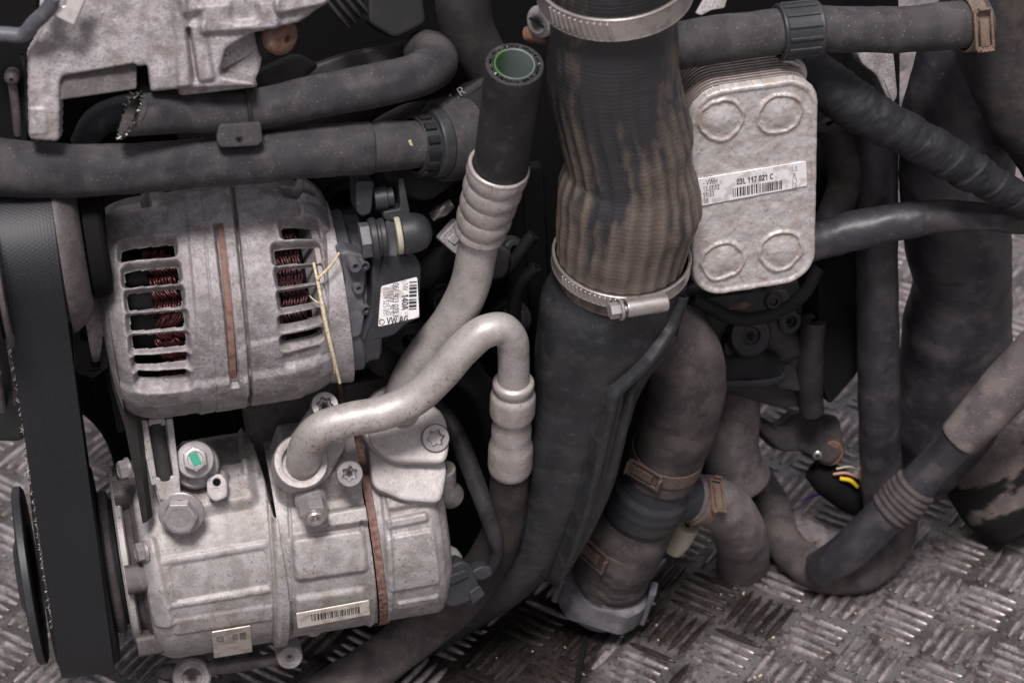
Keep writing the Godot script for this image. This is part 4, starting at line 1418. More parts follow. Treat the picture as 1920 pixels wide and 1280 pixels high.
# ---------------------------------------------------------------- upper left bracket and its neighbours
func build_bracket() -> void:
	var o := W(190, 110, 70)
	var t := thing("engine_bracket", "grey cast aluminium engine bracket with dark slots in the upper left corner", "bracket", o)
	var c := plane(o, Vector3(-0.05, 0.35, 0.93))
	var gn := FastNoiseLite.new()
	gn.frequency = 0.03
	var outline := PackedVector2Array()
	for p in [[128, -40], [620, -60], [622, -4], [560, 40], [470, 60], [420, 90], [408, 140], [470, 148], [480, 160], [330, 166], [276, 172], [272, 122], [262, 122], [110, 142], [107, 265], [48, 262], [44, 100], [62, 70]]:
		outline.push_back(on(c, p[0], p[1]))
	outline = rounded(outline, 10)
	var fs := feats(c, [
		["add", 331, -40, 342, 160, 11, 5, 12.0, 10],
		["add", 366, 40, 384, 148, 13, 5, 10.0, 10],
		["set", 349, 50, 364, 150, 3, 2, -16.0, 6],
		["add", 372, 30, 520, 22, 26, 10, 14.0, 14],
		["set", 430, 12, 480, 8, 24, 10, 2.0, 12],
		["add", 510, -10, 610, -30, 30, 10, 18.0, 12],
		["add", 345, -20, 360, 20, 16, 10, 16.0, 16],
		["set", [[110, 144], [252, 118], [252, 164], [108, 190]], -30.0, 6, 8],
		["add", 58, 200, 62, 250, 20, 6, 3.0, 6],
	])
	var b := Buf.new()
	var lo := Vector2(1e9, 1e9)
	var hi := -lo
	for p in outline:
		lo = lo.min(p)
		hi = hi.max(p)
	relief(b, c, lo.x - 4, hi.x + 4, lo.y - 4, hi.y + 4, 2.4, func(p: Vector2) -> float:
		var d := poly_dist(p, outline)
		var e: float = gn.get_noise_2d(p.x, p.y) * 1.5
		e = height(p, e, fs)
		if d > -9.0:
			var w := clampf((d + 9.0) / 9.0, 0.0, 1.0)
			e -= 9.0 * (1.0 - sqrt(1.0 - w * w)) + (70.0 if d > 0.0 else 0.0)
		return e, -60.0)
	obj("casting", b, M["cast"], t)
	b = Buf.new()
	px_prism(b, plane(o - Vector3(0, 0, 50), Vector3(0.0, 0.3, 0.95)), [[250, 120], [280, 116], [280, 172], [252, 178]], -40, 0, 2, 3)
	obj("slot_floor", b, M["black"], t)
	b = Buf.new()
	px_prism(b, plane(o - Vector3(0, 0, 26), Vector3(0.0, 0.5, 0.86)), [[100, 134], [252, 112], [252, 164], [100, 186]], -30, 0, 3, 4)
	obj("slot_face", b, M["cast_dark"], t)
	# recess behind the leg
	base = W(180, 230, -40)
	b = Buf.new()
	px_prism(b, plane(W(180, 230, -40), Vector3(0, 0.3, 0.95)), [[100, 170], [330, 140], [330, 300], [100, 300]], -40, 0, 4, 4)
	lone("recess_plate", "black plate in the recess behind the cut hose end", "plate", b, M["black"])
	base = W(190, 235, -20)
	b = Buf.new()
	tube(b, [[150, 268, -20, 26], [180, 225, -18, 30], [240, 205, -20, 32], [300, 205, -30, 32]], 20, 24)
	lone("shaded_hose", "short dark hose in the recess behind the torn hose end", "hose", b, M["dark_rubber"])
	# lower web under the bracket with bolt heads and spring
	t = thing("support_casting", "dark grey cast support below the bracket with a rusty round bolt", "casting", W(480, 110, 40))
	b = Buf.new()
	var c2 := plane(W(480, 110, 40), Vector3(0.05, 0.35, 0.93))
	px_prism(b, c2, [[380, 80], [470, 50], [500, 60], [492, 100], [484, 135], [470, 160], [330, 175], [330, 158], [380, 150]], -60, 0, 10, 10)
	px_prism(b, c2, [[330, 150], [470, 132], [482, 160], [330, 178]], -60, 6, 6, 6)
	obj("web", b, M["cast"], t)
	b = Buf.new()
	lathe(b, axis_frame(W(528, 66, 46), Vector3(0.5, 0.1, 0.7)), [[26, -46], [28, -20], [32, -18], [33, -4], [30, 3], [22, 9], [10, 11], [0.1, 12]], 36)
	obj("bolt_head", b, M["rust"], t)
	b = Buf.new()
	lathe(b, axis_frame(W(506, 66, 20), Vector3(0.9, 0.15, 0.3)), [[10, -20], [34, -18], [36, -14], [36, -4], [33, 0], [10, 0]], 36)
	obj("bolt_washer", b, M["soot"], t)
	b = Buf.new()
	var thread := []
	for k in 80:
		var a := k * TAU / 16.0
		var T := axis_frame(W(410, 88, 30), (W(408, 112, 30) - W(404, 72, 30)))
		thread.append([T * Vector3(cos(a) * 9, sin(a) * 9, (k - 40) * 0.5), 2.2])
	tube(b, thread, 160, 6)
	tube(b, [[403, 70, 28, 9], [411, 112, 28, 9]], 4, 14)
	obj("threaded_stud", b, M["rust"], t)
	# pale strap and wire in the very corner
	base = W(110, 20, 100)
	b = Buf.new()
	var sp := plane(W(110, 20, 100), Vector3(-0.1, 0.5, 0.85))
	px_prism(b, sp, [[70, -30], [100, -30], [106, 6], [116, 8], [126, -30], [166, -30], [134, 46], [68, 12]], -8, 0, 3, 5)
	lone("metal_strap", "pale bent metal strap at the top left corner", "strap", b, M["steel"])
	base = W(40, 60, 80)
	b = Buf.new()
	tube(b, [[-40, 62, 60, 15], [0, 61, 64, 15], [36, 62, 70, 15], [58, 40, 84, 15], [84, 14, 96, 15], [96, -10, 100, 14]], 40, 20)
	lone("grey_cable", "grey cable bending under the metal strap in the top corner", "cable", b, M["grey_plastic"])
	t = thing("cam_cover", "dark pulley cover at the upper left edge with a glossy oval stud", "cover", W(20, 150, 10))
	b = Buf.new()
	px_prism(b, plane(W(20, 150, 0), Vector3(-0.2, 0.2, 0.95)), [[-40, -40], [66, -40], [60, 60], [44, 110], [46, 280], [-40, 290]], -40, 0, 6, 8)
	obj("cover_plate", b, M["black"], t)
	b = Buf.new()
	lathe(b, axis_frame(W(17, 140, 16), Vector3(-0.1, 0.2, 1)), [[13, -10], [13, 8], [10, 14], [5, 17], [0.1, 18]], 28)
	tube(b, [[17, 150, 14, 9], [24, 200, 16, 9], [28, 250, 14, 8]], 10, 14)
	obj("stud", b, M["cast_dark"], t)
	b = Buf.new()
	tube(b, [[36, 100, 10, 4], [44, 150, 12, 4], [46, 250, 12, 4]], 10, 8)
	obj("cover_edge", b, M["cast_deep"], t)

# ---------------------------------------------------------------- coolant hoses across the alternator
func sheen_strip(a: float, w: float, sd: float) -> Color:     # rim sheen of dusty rubber, painted as a darker strip facing the viewer
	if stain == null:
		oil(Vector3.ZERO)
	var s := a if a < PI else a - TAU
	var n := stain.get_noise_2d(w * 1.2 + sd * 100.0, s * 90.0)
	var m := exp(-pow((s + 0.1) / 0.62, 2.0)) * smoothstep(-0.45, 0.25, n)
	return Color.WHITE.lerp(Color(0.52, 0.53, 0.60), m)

func build_left_hoses() -> void:
	var gn := FastNoiseLite.new()
	gn.frequency = 0.012
	gn.seed = 21
	var t := thing("cut_hose", "dusty dark hose with a torn ragged end lying above the long hose", "hose", W(500, 200, 40))
	var b := Buf.new()
	var rag := FastNoiseLite.new()
	rag.frequency = 1.2
	tube(b, [[240, 213, 84, 40], [330, 208, 60, 40], [460, 204, 46, 39], [600, 177, 42, 41], [700, 158, 36, 42], [770, 142, 20, 42], [806, 126, -18, 42], [818, 110, -70, 41], [810, 96, -120, 40], [790, 90, -170, 38]], 150, 48, {"tint": func(tt: float, a: float, w: float) -> Color: return sheen_strip(a, w, 90.0), "a": 2, "wall": 0.14, "deep": 4.0, "slant": Vector2(-20, 0), "b": 0, "shape": func(tt: float, a: float, w: float) -> float:
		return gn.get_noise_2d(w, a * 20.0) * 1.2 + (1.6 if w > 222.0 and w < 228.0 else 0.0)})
	obj("hose_wall", b, M["dusty_rubber"], t)
	# the tear: frayed fibres round the slanting rim
	b = Buf.new()
	var f0 := W(240, 213, 84)
	var ax := (W(240, 213, 84) - W(330, 208, 60)).normalized()
	var T := axis_frame(f0, ax)
	for k in 150:
		var a := rng.randf() * TAU
		var rr := rng.randf_range(34.5, 39.5)
		var p := T * Vector3(cos(a) * rr, sin(a) * rr, rng.randf_range(-2, 1) - 19.0 * sin(a))
		var q := p + T.basis * Vector3(rng.randf_range(-4, 4), rng.randf_range(-4, 4), rng.randf_range(0, 6))
		if k % 17 == 0:
			q += T.basis * Vector3(rng.randf_range(-8, 8), rng.randf_range(-8, 8), 8)
		tube(b, [[p, rng.randf_range(0.7, 2.2)], [q, 0.5]], 3, 5)
	var bore := Buf.new()
	var nz := Vector3(0, 0.5, 1).normalized()
	var BT := T * Transform3D(Basis(Vector3.RIGHT, nz.cross(Vector3.RIGHT), nz), Vector3(0, 0, -14))
	lathe(bore, BT, [[37.5, 0], [34, -3], [20, -8], [0.1, -10]], 40)
	obj("bore_shade", bore, M["black"], t)  # black dish puts the shade inside the open hose end
	var fr := obj("frayed_fibre", b, M["frayed"], t)
	fr.set_meta("kind", "stuff")
	b = Buf.new()
	for k in 2:
		var px := 462.0
		lathe(b, axis_frame(W(px, 203, 46), W(540, 190, 44) - W(400, 206, 46)), [[38, -4], [43.5, -3], [44.5, 0], [43.5, 3], [38, 4]], 48)
	obj("hose_ring", b, M["dusty_rubber"], t)
	b = Buf.new()
	px_prism(b, plane(W(445, 250, 104), Vector3(0, 0.35, 0.94)), [[407, 232], [486, 226], [490, 262], [482, 272], [410, 276], [402, 262]], -40, 0, 5, 5)
	var clip := obj("hose_clip", b, M["dusty_rubber"], t)
	b = Buf.new()
	lathe(b, axis_frame(W(445, 258, 105), Vector3(0, 0.3, 1)), [[6, -4], [6, 2], [4, 4], [0.1, 4]], 16)
	obj("clip_pin", b, M["dark_rubber"], clip)
	t = thing("long_hose", "long dusty coolant hose running from the left edge over the alternator", "hose", W(300, 310, 60))
	b = Buf.new()
	tube(b, [[-140, 280, 40, 57], [-60, 303, 50, 57], [30, 314, 58, 54], [110, 318, 62, 52], [200, 316, 64, 48], [330, 308, 64, 47], [450, 296, 62, 49], [600, 281, 58, 50], [692, 275, 54, 50]], 130, 56, {"a": 0, "b": 1, "tint": func(tt: float, a: float, w: float) -> Color: return sheen_strip(a, w, 3.0), "shape": func(tt: float, a: float, w: float) -> float: return gn.get_noise_2d(w, a * 24.0) * 2.2})
	obj("hose_wall", b, M["dusty_rubber"], t)
	b = Buf.new()
	tube(b, [[684, 276, 54, 47], [720, 272, 50, 48], [760, 270, 46, 46], [800, 266, 40, 44]], 30, 48, {"a": 1, "b": 1})
	obj("hose_sleeve", b, M["dusty_rubber"], t)
	b = Buf.new()
	var yp := W(768, 268, 84)
	box(b, axis_frame(W(771, 272, 82), Vector3(0, 0.1, 1)), Vector3(24, 5, 3), 0.8)
	obj("yellow_mark", b, M["straw"], t)
	# quick coupling ring and the black housing that it enters
	t = thing("hose_coupling", "round black quick coupling with open slots at the long hose's end", "coupling", W(810, 265, 20))
	b = Buf.new()
	var ca := W(830, 262, 16) - W(770, 270, 36)
	var CT := axis_frame(W(802, 266, 28), ca)
	lathe(b, CT, [[47, -30], [52, -30], [53, -26], [53, 0], [60, 2], [62, 6], [62, 22], [58, 26], [40, 28]], 48)
	obj("coupling_ring", b, M["plastic"], t)
	for k in 14:
		b = Buf.new()
		var a := TAU * k / 14.0
		box(b, CT * Transform3D(Basis(Vector3.BACK, a), Vector3(cos(a) * 54, sin(a) * 54, -16)), Vector3(8, 14, 22), 2)
		obj("coupling_tooth", b, M["soot"], t)
	b = Buf.new()
	lathe(b, axis_frame(W(822, 262, 4), ca), [[40, -6], [70, -6], [74, 0], [76, 30], [70, 60], [40, 70]], 48)
	obj("coupling_flange", b, M["dusty_rubber"], t)
	t = thing("thermostat_housing", "black plastic housing marked 91.R behind the coupling and the metal ended hose", "housing", W(850, 220, -60))
	b = Buf.new()
	px_prism(b, plane(W(850, 220, -40), Vector3(0.1, 0.5, 0.85)), [[700, 230], [770, 190], [840, 180], [920, 130], [920, 260], [870, 290], [862, 340], [800, 380], [720, 350]], -80, 0, 16, 20)
	obj("housing_body", b, M["soot"], t)
	var lp := plane(W(850, 185, -38), Vector3(0.1, 0.5, 0.85))
	var w := on(lp, 836, 198)
	var e2 := on(lp, 872, 172)
	var dir := (lp.pt(e2.x, e2.y, 0) - lp.pt(w.x, w.y, 0)).normalized()
	lettering(t, "91.R", Transform3D(Basis(dir, lp.N.cross(dir), lp.N), lp.pt(w.x, w.y, 1)), 15, 44, M["faint_ink"])
	b = Buf.new()
	tube(b, [[700, 420, -60, 34], [780, 400, -50, 36], [850, 370, -50, 34]], 20, 24)
	obj("outlet", b, M["black"], t)
	base = W(840, 400, 10)
	b = Buf.new()
	px_prism(b, plane(W(845, 440, 10), Vector3(0.2, 0.3, 0.9)), [[822, 448], [856, 410], [880, 430], [878, 470], [856, 478]], -20, 0, 4, 4)
	px_prism(b, plane(W(845, 440, 14), Vector3(0.2, 0.3, 0.9)), [[838, 448], [860, 428], [872, 438], [852, 460]], -10, 0, 3, 3)
	lone("pale_bracket", "small pale metal bracket half hidden behind the crimped pipe sleeve", "bracket", b, M["cast"])
	base = W(836, 388, -10)
	b = Buf.new()
	tube(b, [[812, 404, -16, 10], [828, 392, -10, 12], [846, 380, -14, 9]], 8, 14, {"shape": func(tt: float, a: float, w3: float) -> float: return sin(a * 3.0 + tt * 5.0) * 1.5})
	lone("shiny_clamp_end", "small bright clamp end in the dark between regulator and crimped pipe", "clamp", b, M["steel"])

# ---------------------------------------------------------------- refrigerant pipes
func crimped(t: Node3D, p0: Vector3, p1: Vector3, r0: float, r1: float, rings: int, dents: int) -> void:
	# an aluminium sleeve pressed on the hose in bands; p0 the open mouth
	var T := axis_frame(p0, p1 - p0)
	var L := p0.distance_to(p1)
	var b := Buf.new()
	var pts := [[p0, r0], [p0.lerp(p1, 0.33), lerpf(r0, r1, 0.33)], [p0.lerp(p1, 0.66), lerpf(r0, r1, 0.66)], [p1, r1]]
	tube(b, pts, 90, 64, {"a": 2, "wall": 0.1, "b": 1, "shape": func(tt: float, a: float, w: float) -> float:
		var band := pow(absf(sin(PI * (tt * (rings + 0.35)))), 0.55)
		var dent := 0.0
		if dents > 0:
			dent = -2.4 * pow(maxf(cos(a * dents + floor(tt * (rings + 0.35)) * 0.4), 0.0), 14.0) * band
		var lip := 3.0 * smoothstep(0.05, 0.0, tt)
		return (band - 0.6) * 5.5 + dent + lip})
	obj("crimp_sleeve", b, M["ferrule"], t)

func build_pipes() -> void:
	var t := thing("cut_refrigerant_hose", "upright dark hose cut open to its green lining above a crimped aluminium pipe", "hose", W(930, 300, 140))
	var b := Buf.new()
	var top := W(965, 118, 205)
	var bot := W(936, 330, 118)
	var hub := tube(b, [[bot, 49], [W(945, 262, 148), 49], [W(955, 190, 176), 49], [top, 49]], 60, 48, {"a": 0, "b": 2, "wall": 0.26, "deep": 5.4, "shape": func(tt: float, a: float, w: float) -> float: return 0.5 * sin(a * 2.0 + tt * 4.0)})
	obj("hose_wall", b, M["dark_rubber"], t)
	var ax := (top - W(955, 190, 176)).normalized()
	var T := axis_frame(top, ax)
	b = Buf.new()
	tube(b, [[T * Vector3(0, 0, -240), 35.0], [T * Vector3(0, 0, -120), 35.0], [T * Vector3(0, 0, 1.5), 35.0]], 20, 48, {"a": 0, "b": 2, "wall": 0.07, "deep": 6.6, "tint": func(tt: float, a: float, w: float) -> Color:
		return Color.WHITE.lerp(Color(0.50, 1.0, 0.36), smoothstep(0.35, 0.85, -sin(a)))})
	obj("lining", b, M["green_liner"], t)
	b = Buf.new()
	for k in 170:
		var a := rng.randf() * TAU
		var p := T * Vector3(cos(a) * rng.randf_range(38, 43), sin(a) * rng.randf_range(38, 43), 0.6)
		tube(b, [[p, rng.randf_range(0.8, 2.0)], [p + T.basis * Vector3(rng.randf_range(-3, 3), rng.randf_range(-3, 3), rng.randf_range(0.3, 1.4)), 0.6]], 2, 5)
	var fb := obj("braid", b, M["frayed"], t)
	fb.set_meta("kind", "stuff")
	crimped(t, W(936, 308, 128), W(900, 432, 86), 54, 46, 4, 6)
	b = Buf.new()
	tube(b, [[903, 420, 90, 38], [894, 470, 82, 38], [880, 535, 72, 38], [848, 600, 60, 38], [806, 655, 46, 38], [772, 705, 36, 37], [756, 740, 32, 36], [750, 775, 30, 36]], 90, 40, {"a": 1, "b": 0})
	obj("pipe", b, M["pipe"], t)
	b = Buf.new()
	lathe(b, axis_frame(W(748, 792, 44), Vector3(0.05, 0.72, 0.7)), [[74, -30], [74, 0], [70, 4], [44, 5], [40, 10], [30, 10]], 44)
	obj("pipe_foot", b, M["pipe"], t)
	t = thing("bent_refrigerant_pipe", "pale speckled aluminium pipe arching from the compressor port to a ribbed fitting", "pipe", W(800, 720, 110))
	b = Buf.new()
	tube(b, [[566, 872, 92, 33], [572, 838, 116, 33], [598, 806, 132, 33], [650, 788, 138, 33], [720, 774, 138, 33], [776, 748, 136, 33], [826, 702, 134, 33], [872, 650, 132, 33], [908, 622, 130, 32], [940, 616, 126, 31], [958, 634, 122, 31], [963, 670, 116, 30], [963, 730, 104, 30]], 260, 60, {"a": 0, "b": 0, "tint": func(tt: float, a: float, w: float) -> Color:
		var s := a if a < PI else a - TAU
		var n := stain.get_noise_2d(w * 14.0, s * 420.0)
		var where := exp(-pow((s - 0.5) / 0.9, 2.0)) * smoothstep(0.05, 0.15, tt) * smoothstep(0.75, 0.55, tt)
		var film := stain.get_noise_2d(w * 1.5, s * 60.0 + 40.0)
		return Color.WHITE.lerp(Color(0.74, 0.68, 0.62), 0.7 * smoothstep(-0.1, 0.35, film) * where).lerp(Color(0.30, 0.24, 0.19), smoothstep(0.30, 0.46, n) * where)})
	obj("pipe", b, M["pipe"], t)
	b = Buf.new()
	var f0 := W(963, 714, 107)
	var f1 := W(956, 884, 72)
	var L := f0.distance_to(f1)
	lathe(b, axis_frame(f0, f1 - f0), [[30, -2], [36, 0], [39, 4], [39, 14], [35, 20], [34, 26], [40, 32], [43, 40], [43, 0.33 * L], [40, 0.37 * L], [36, 0.41 * L], [36, 0.47 * L], [38, 0.50 * L], [38, 0.60 * L], [37, 0.64 * L], [41, 0.69 * L], [43, 0.74 * L], [43, 0.92 * L], [41, 0.97 * L], [36, L], [30, L]], 56)
	obj("ribbed_fitting", b, M["ferrule"], t)
	b = Buf.new()
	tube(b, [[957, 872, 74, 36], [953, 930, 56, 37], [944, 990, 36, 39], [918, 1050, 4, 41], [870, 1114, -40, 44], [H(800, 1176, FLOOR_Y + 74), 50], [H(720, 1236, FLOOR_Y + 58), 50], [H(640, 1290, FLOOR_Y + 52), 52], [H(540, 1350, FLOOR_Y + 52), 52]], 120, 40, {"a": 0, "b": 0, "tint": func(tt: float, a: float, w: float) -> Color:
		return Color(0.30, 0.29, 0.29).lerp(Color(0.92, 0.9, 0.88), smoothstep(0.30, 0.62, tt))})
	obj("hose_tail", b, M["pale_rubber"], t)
	# small cable and plug by the compressor
	t = thing("clutch_plug", "black two wire plug clipped on the compressor's lower right edge", "plug", W(870, 1090, 60))
	b = Buf.new()
	var pp := plane(W(860, 1100, 124), Vector3(0.25, 0.3, 0.9))
	px_prism(b, pp, [[826, 1074], [868, 1054], [884, 1062], [900, 1104], [886, 1128], [850, 1142], [822, 1132]], -46, 0, 5, 5)
	obj("plug_shell", b, M["plastic"], t)
	b = Buf.new()
	px_prism(b, pp, [[836, 1082], [872, 1068], [876, 1082], [842, 1098]], 0, 7, 3, 3)
	px_prism(b, pp, [[770, 1134], [800, 1122], [824, 1126], [826, 1140], [790, 1148]], -30, -6, 3, 4)
	px_prism(b, pp, [[878, 1112], [898, 1098], [908, 1116], [884, 1136]], -30, 5, 3, 3)
	obj("plug_latch", b, M["plastic"], t)
	b = Buf.new()
	px_prism(b, pp, [[886, 1078], [906, 1066], [926, 1066], [928, 1084], [908, 1094], [896, 1092]], -40, -8, 5, 5)
	obj("plug_collar", b, M["plastic"], t)
	b = Buf.new()
	tube(b, [[918, 1076, 70, 8], [932, 1040, 80, 10], [928, 1010, 84, 15], [908, 950, 70, 17], [886, 890, 40, 18], [862, 830, 10, 18], [842, 790, -20, 18], [800, 740, -60, 17]], 70, 20)
	obj("sheathed_cable", b, M["dark_rubber"], t)
	base = W(860, 1060, 40)
	b = Buf.new()
	tube(b, [[800, 1040, 60, 22], [838, 1050, 50, 26], [850, 1062, 44, 20]], 10, 24, {"a": 1, "b": 1})
	lone("rear_stub", "rounded pale aluminium stub behind the compressor above the plug", "stub", b, M["comp"])
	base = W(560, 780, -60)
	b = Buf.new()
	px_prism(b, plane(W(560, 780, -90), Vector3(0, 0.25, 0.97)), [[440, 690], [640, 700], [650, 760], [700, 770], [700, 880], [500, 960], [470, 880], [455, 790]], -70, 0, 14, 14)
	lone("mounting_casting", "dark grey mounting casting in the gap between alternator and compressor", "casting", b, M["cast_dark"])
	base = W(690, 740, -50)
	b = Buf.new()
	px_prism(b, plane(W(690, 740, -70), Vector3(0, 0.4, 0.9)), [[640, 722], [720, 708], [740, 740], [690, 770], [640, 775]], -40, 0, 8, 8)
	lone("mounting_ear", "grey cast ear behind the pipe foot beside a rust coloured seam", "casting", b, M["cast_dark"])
	base = W(632, 715, -60)
	b = Buf.new()
	tube(b, [[628, 660, -60, 5], [634, 710, -58, 6], [640, 760, -56, 5]], 8, 8)
	lone("rusty_seam", "thin rusty seam strip upright behind the alternator's lower right corner", "seam", b, M["gasket"])
	for q in [["dark tube crossing the shade under the regulator cover", [[680, 650, -20, 26], [720, 680, -14, 28], [760, 700, -40, 26]]], ["slim dark tube in the shade left of the crimped pipe", [[790, 520, -90, 26], [840, 470, -70, 28], [900, 420, -80, 26]]], ["dark tube behind the arching pipe above its ribbed fitting", [[860, 690, -30, 26], [910, 740, -40, 26], [930, 820, -50, 24]]]]:
		base = W(q[1][1][0], q[1][1][1], q[1][1][2])
		b = Buf.new()
		tube(b, q[1], 20, 24)
		lone("dark_tube", q[0], "tube", b, M["soot"], "dark tubes in the shade of the engine")
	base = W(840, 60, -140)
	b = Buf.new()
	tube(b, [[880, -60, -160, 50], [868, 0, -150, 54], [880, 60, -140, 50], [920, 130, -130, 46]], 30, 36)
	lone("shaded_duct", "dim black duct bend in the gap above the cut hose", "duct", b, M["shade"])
	# straw caught on the alternator
	base = W(610, 580, 110)
	b = Buf.new()
	var lie := func(px: float, py: float, lift: float, r: float) -> Array:
		var w := on(alt_chart, px, py)
		return [alt_chart.pt(w.x, w.y, lift), r]
	tube(b, [lie.call(634, 476, 16, 2.4), lie.call(616, 500, 9, 2.8), lie.call(592, 523, 3, 3.2)], 10, 8)
	tube(b, [lie.call(586, 490, -8, 2.6), lie.call(596, 540, 2, 3.2), lie.call(604, 585, 6, 4.0), lie.call(616, 640, 14, 3.8), lie.call(631, 696, 26, 2.8)], 24, 8)
	tube(b, [lie.call(622, 660, 18, 1.6), lie.call(622, 672, 20, 2.0), lie.call(622, 684, 20, 1.4)], 8, 6)
	tube(b, [lie.call(576, 552, 3, 1.0), lie.call(590, 564, 5, 1.7), lie.call(602, 567, 5, 1.4)], 8, 6)
	lone("straw_stalk", "bent golden straw stalk caught on the alternator's right vents", "straw", b, M["straw"])

# ---------------------------------------------------------------- worm clamps
func worm_clamp(t: Node3D, p: Vector3, axis: Vector3, r: float, wid: float, from: float, teeth: int, pitch: float, house: float, screw: int) -> void:
	# from, house: angles round the axis, 0 facing the viewer
	var T := axis_frame(p, axis)
	var b := Buf.new()
	lathe(b, T, [[r - 2, -wid / 2], [r + 2, -wid / 2 - 0.5], [r + 3.5, -wid / 2 + 1], [r + 2, -wid / 2 + 3], [r + 2, wid / 2 - 3], [r + 3.5, wid / 2 - 1], [r + 2, wid / 2 + 0.5], [r - 2, wid / 2]], 80)
	obj("clamp_band", b, M["steel"], t)
	for k in teeth:
		b = Buf.new()
		var a := from + pitch * k
		var Q := T * Transform3D(Basis(Vector3.BACK, a) * Basis(Vector3(0, 0, 1), 0.0), Vector3(cos(a), sin(a), 0) * (r + 3.0))
		box(b, Q * Transform3D(Basis(Vector3.RIGHT, 0.25), Vector3.ZERO), Vector3(5, r * absf(pitch) * 0.5, wid * 0.7), 2.2)
		obj("clamp_tooth", b, M["steel"], t)
	if screw == 0:
		return
	b = Buf.new()
	var hl := r * 0.62
	var Qh := T * Transform3D(Basis(Vector3.BACK, house), Vector3(cos(house), sin(house), 0) * (r + 12.0))
	var Qc := Qh * Transform3D(Basis(Vector3.RIGHT, PI / 2 * screw), Vector3.ZERO)      # its z runs along the screw
	lathe(b, Qc, [[4, -hl / 2], [15, -hl / 2], [16.5, -hl / 2 + 2], [16.5, hl / 2 - 2], [15, hl / 2], [4, hl / 2]], 28)
	box(b, Qh * Transform3D(Basis(), Vector3(-8, 0, 0)), Vector3(12, hl, wid + 4), 2.5)
	obj("screw_housing", b, M["steel"], t)
	b = Buf.new()
	lathe(b, Qc, [[6, hl / 2], [6, hl / 2 + 8], [19, hl / 2 + 8], [20, hl / 2 + 10], [20, hl / 2 + 13], [18, hl / 2 + 14]], 30)
	prism(b, Qc, ngon(6, 15, 0.3), hl / 2 + 13, hl / 2 + 32, 2)
	obj("clamp_screw", b, M["bolt"], t)

func spring_clamp(called: String, label: String, p: Vector3, axis: Vector3, r: float, wid: float, ear: float, m: Material, group := "") -> Node3D:
	# a flat spring ring with a slotted, stepped ear plate where its ends overlap
	var t := thing(called, label, "clamp", p, group)
	var T := axis_frame(p, axis)
	var b := Buf.new()
	lathe(b, T, [[r - 1, -wid / 2], [r + 2.5, -wid / 2 - 0.3], [r + 3.5, -wid / 2 + 1], [r + 3.5, wid / 2 - 1], [r + 2.5, wid / 2 + 0.3], [r - 1, wid / 2]], 64)
	obj("spring_band", b, m, t)
	var Q := T * Transform3D(Basis(Vector3.BACK, ear), Vector3(cos(ear), sin(ear), 0) * (r + 6.0))
	b = Buf.new()
	# ear: an open frame about a slot, and a narrower tongue
	var w2 := wid * 0.55
	for q in [[Vector3(0, -24, 0), Vector3(5, 7, wid * 1.15)], [Vector3(0, 44, 0), Vector3(5, 10, wid * 1.1)], [Vector3(0, 10, w2), Vector3(5, 70, 6)], [Vector3(0, 10, -w2), Vector3(5, 70, 6)], [Vector3(1.5, 16, 0), Vector3(5, 50, wid * 0.62)]]:
		box(b, Q * Transform3D(Basis(), q[0]), q[1], 1.8)
	obj("ear_plate", b, m, t)
	b = Buf.new()
	box(b, Q * Transform3D(Basis(), Vector3(5, 47, 0)), Vector3(14, 5, wid * 0.9), 2)
	box(b, Q * Transform3D(Basis(), Vector3(5, -27, 0)), Vector3(14, 5, wid * 0.8), 2)
	obj("ear_tab", b, m, t)
	return t

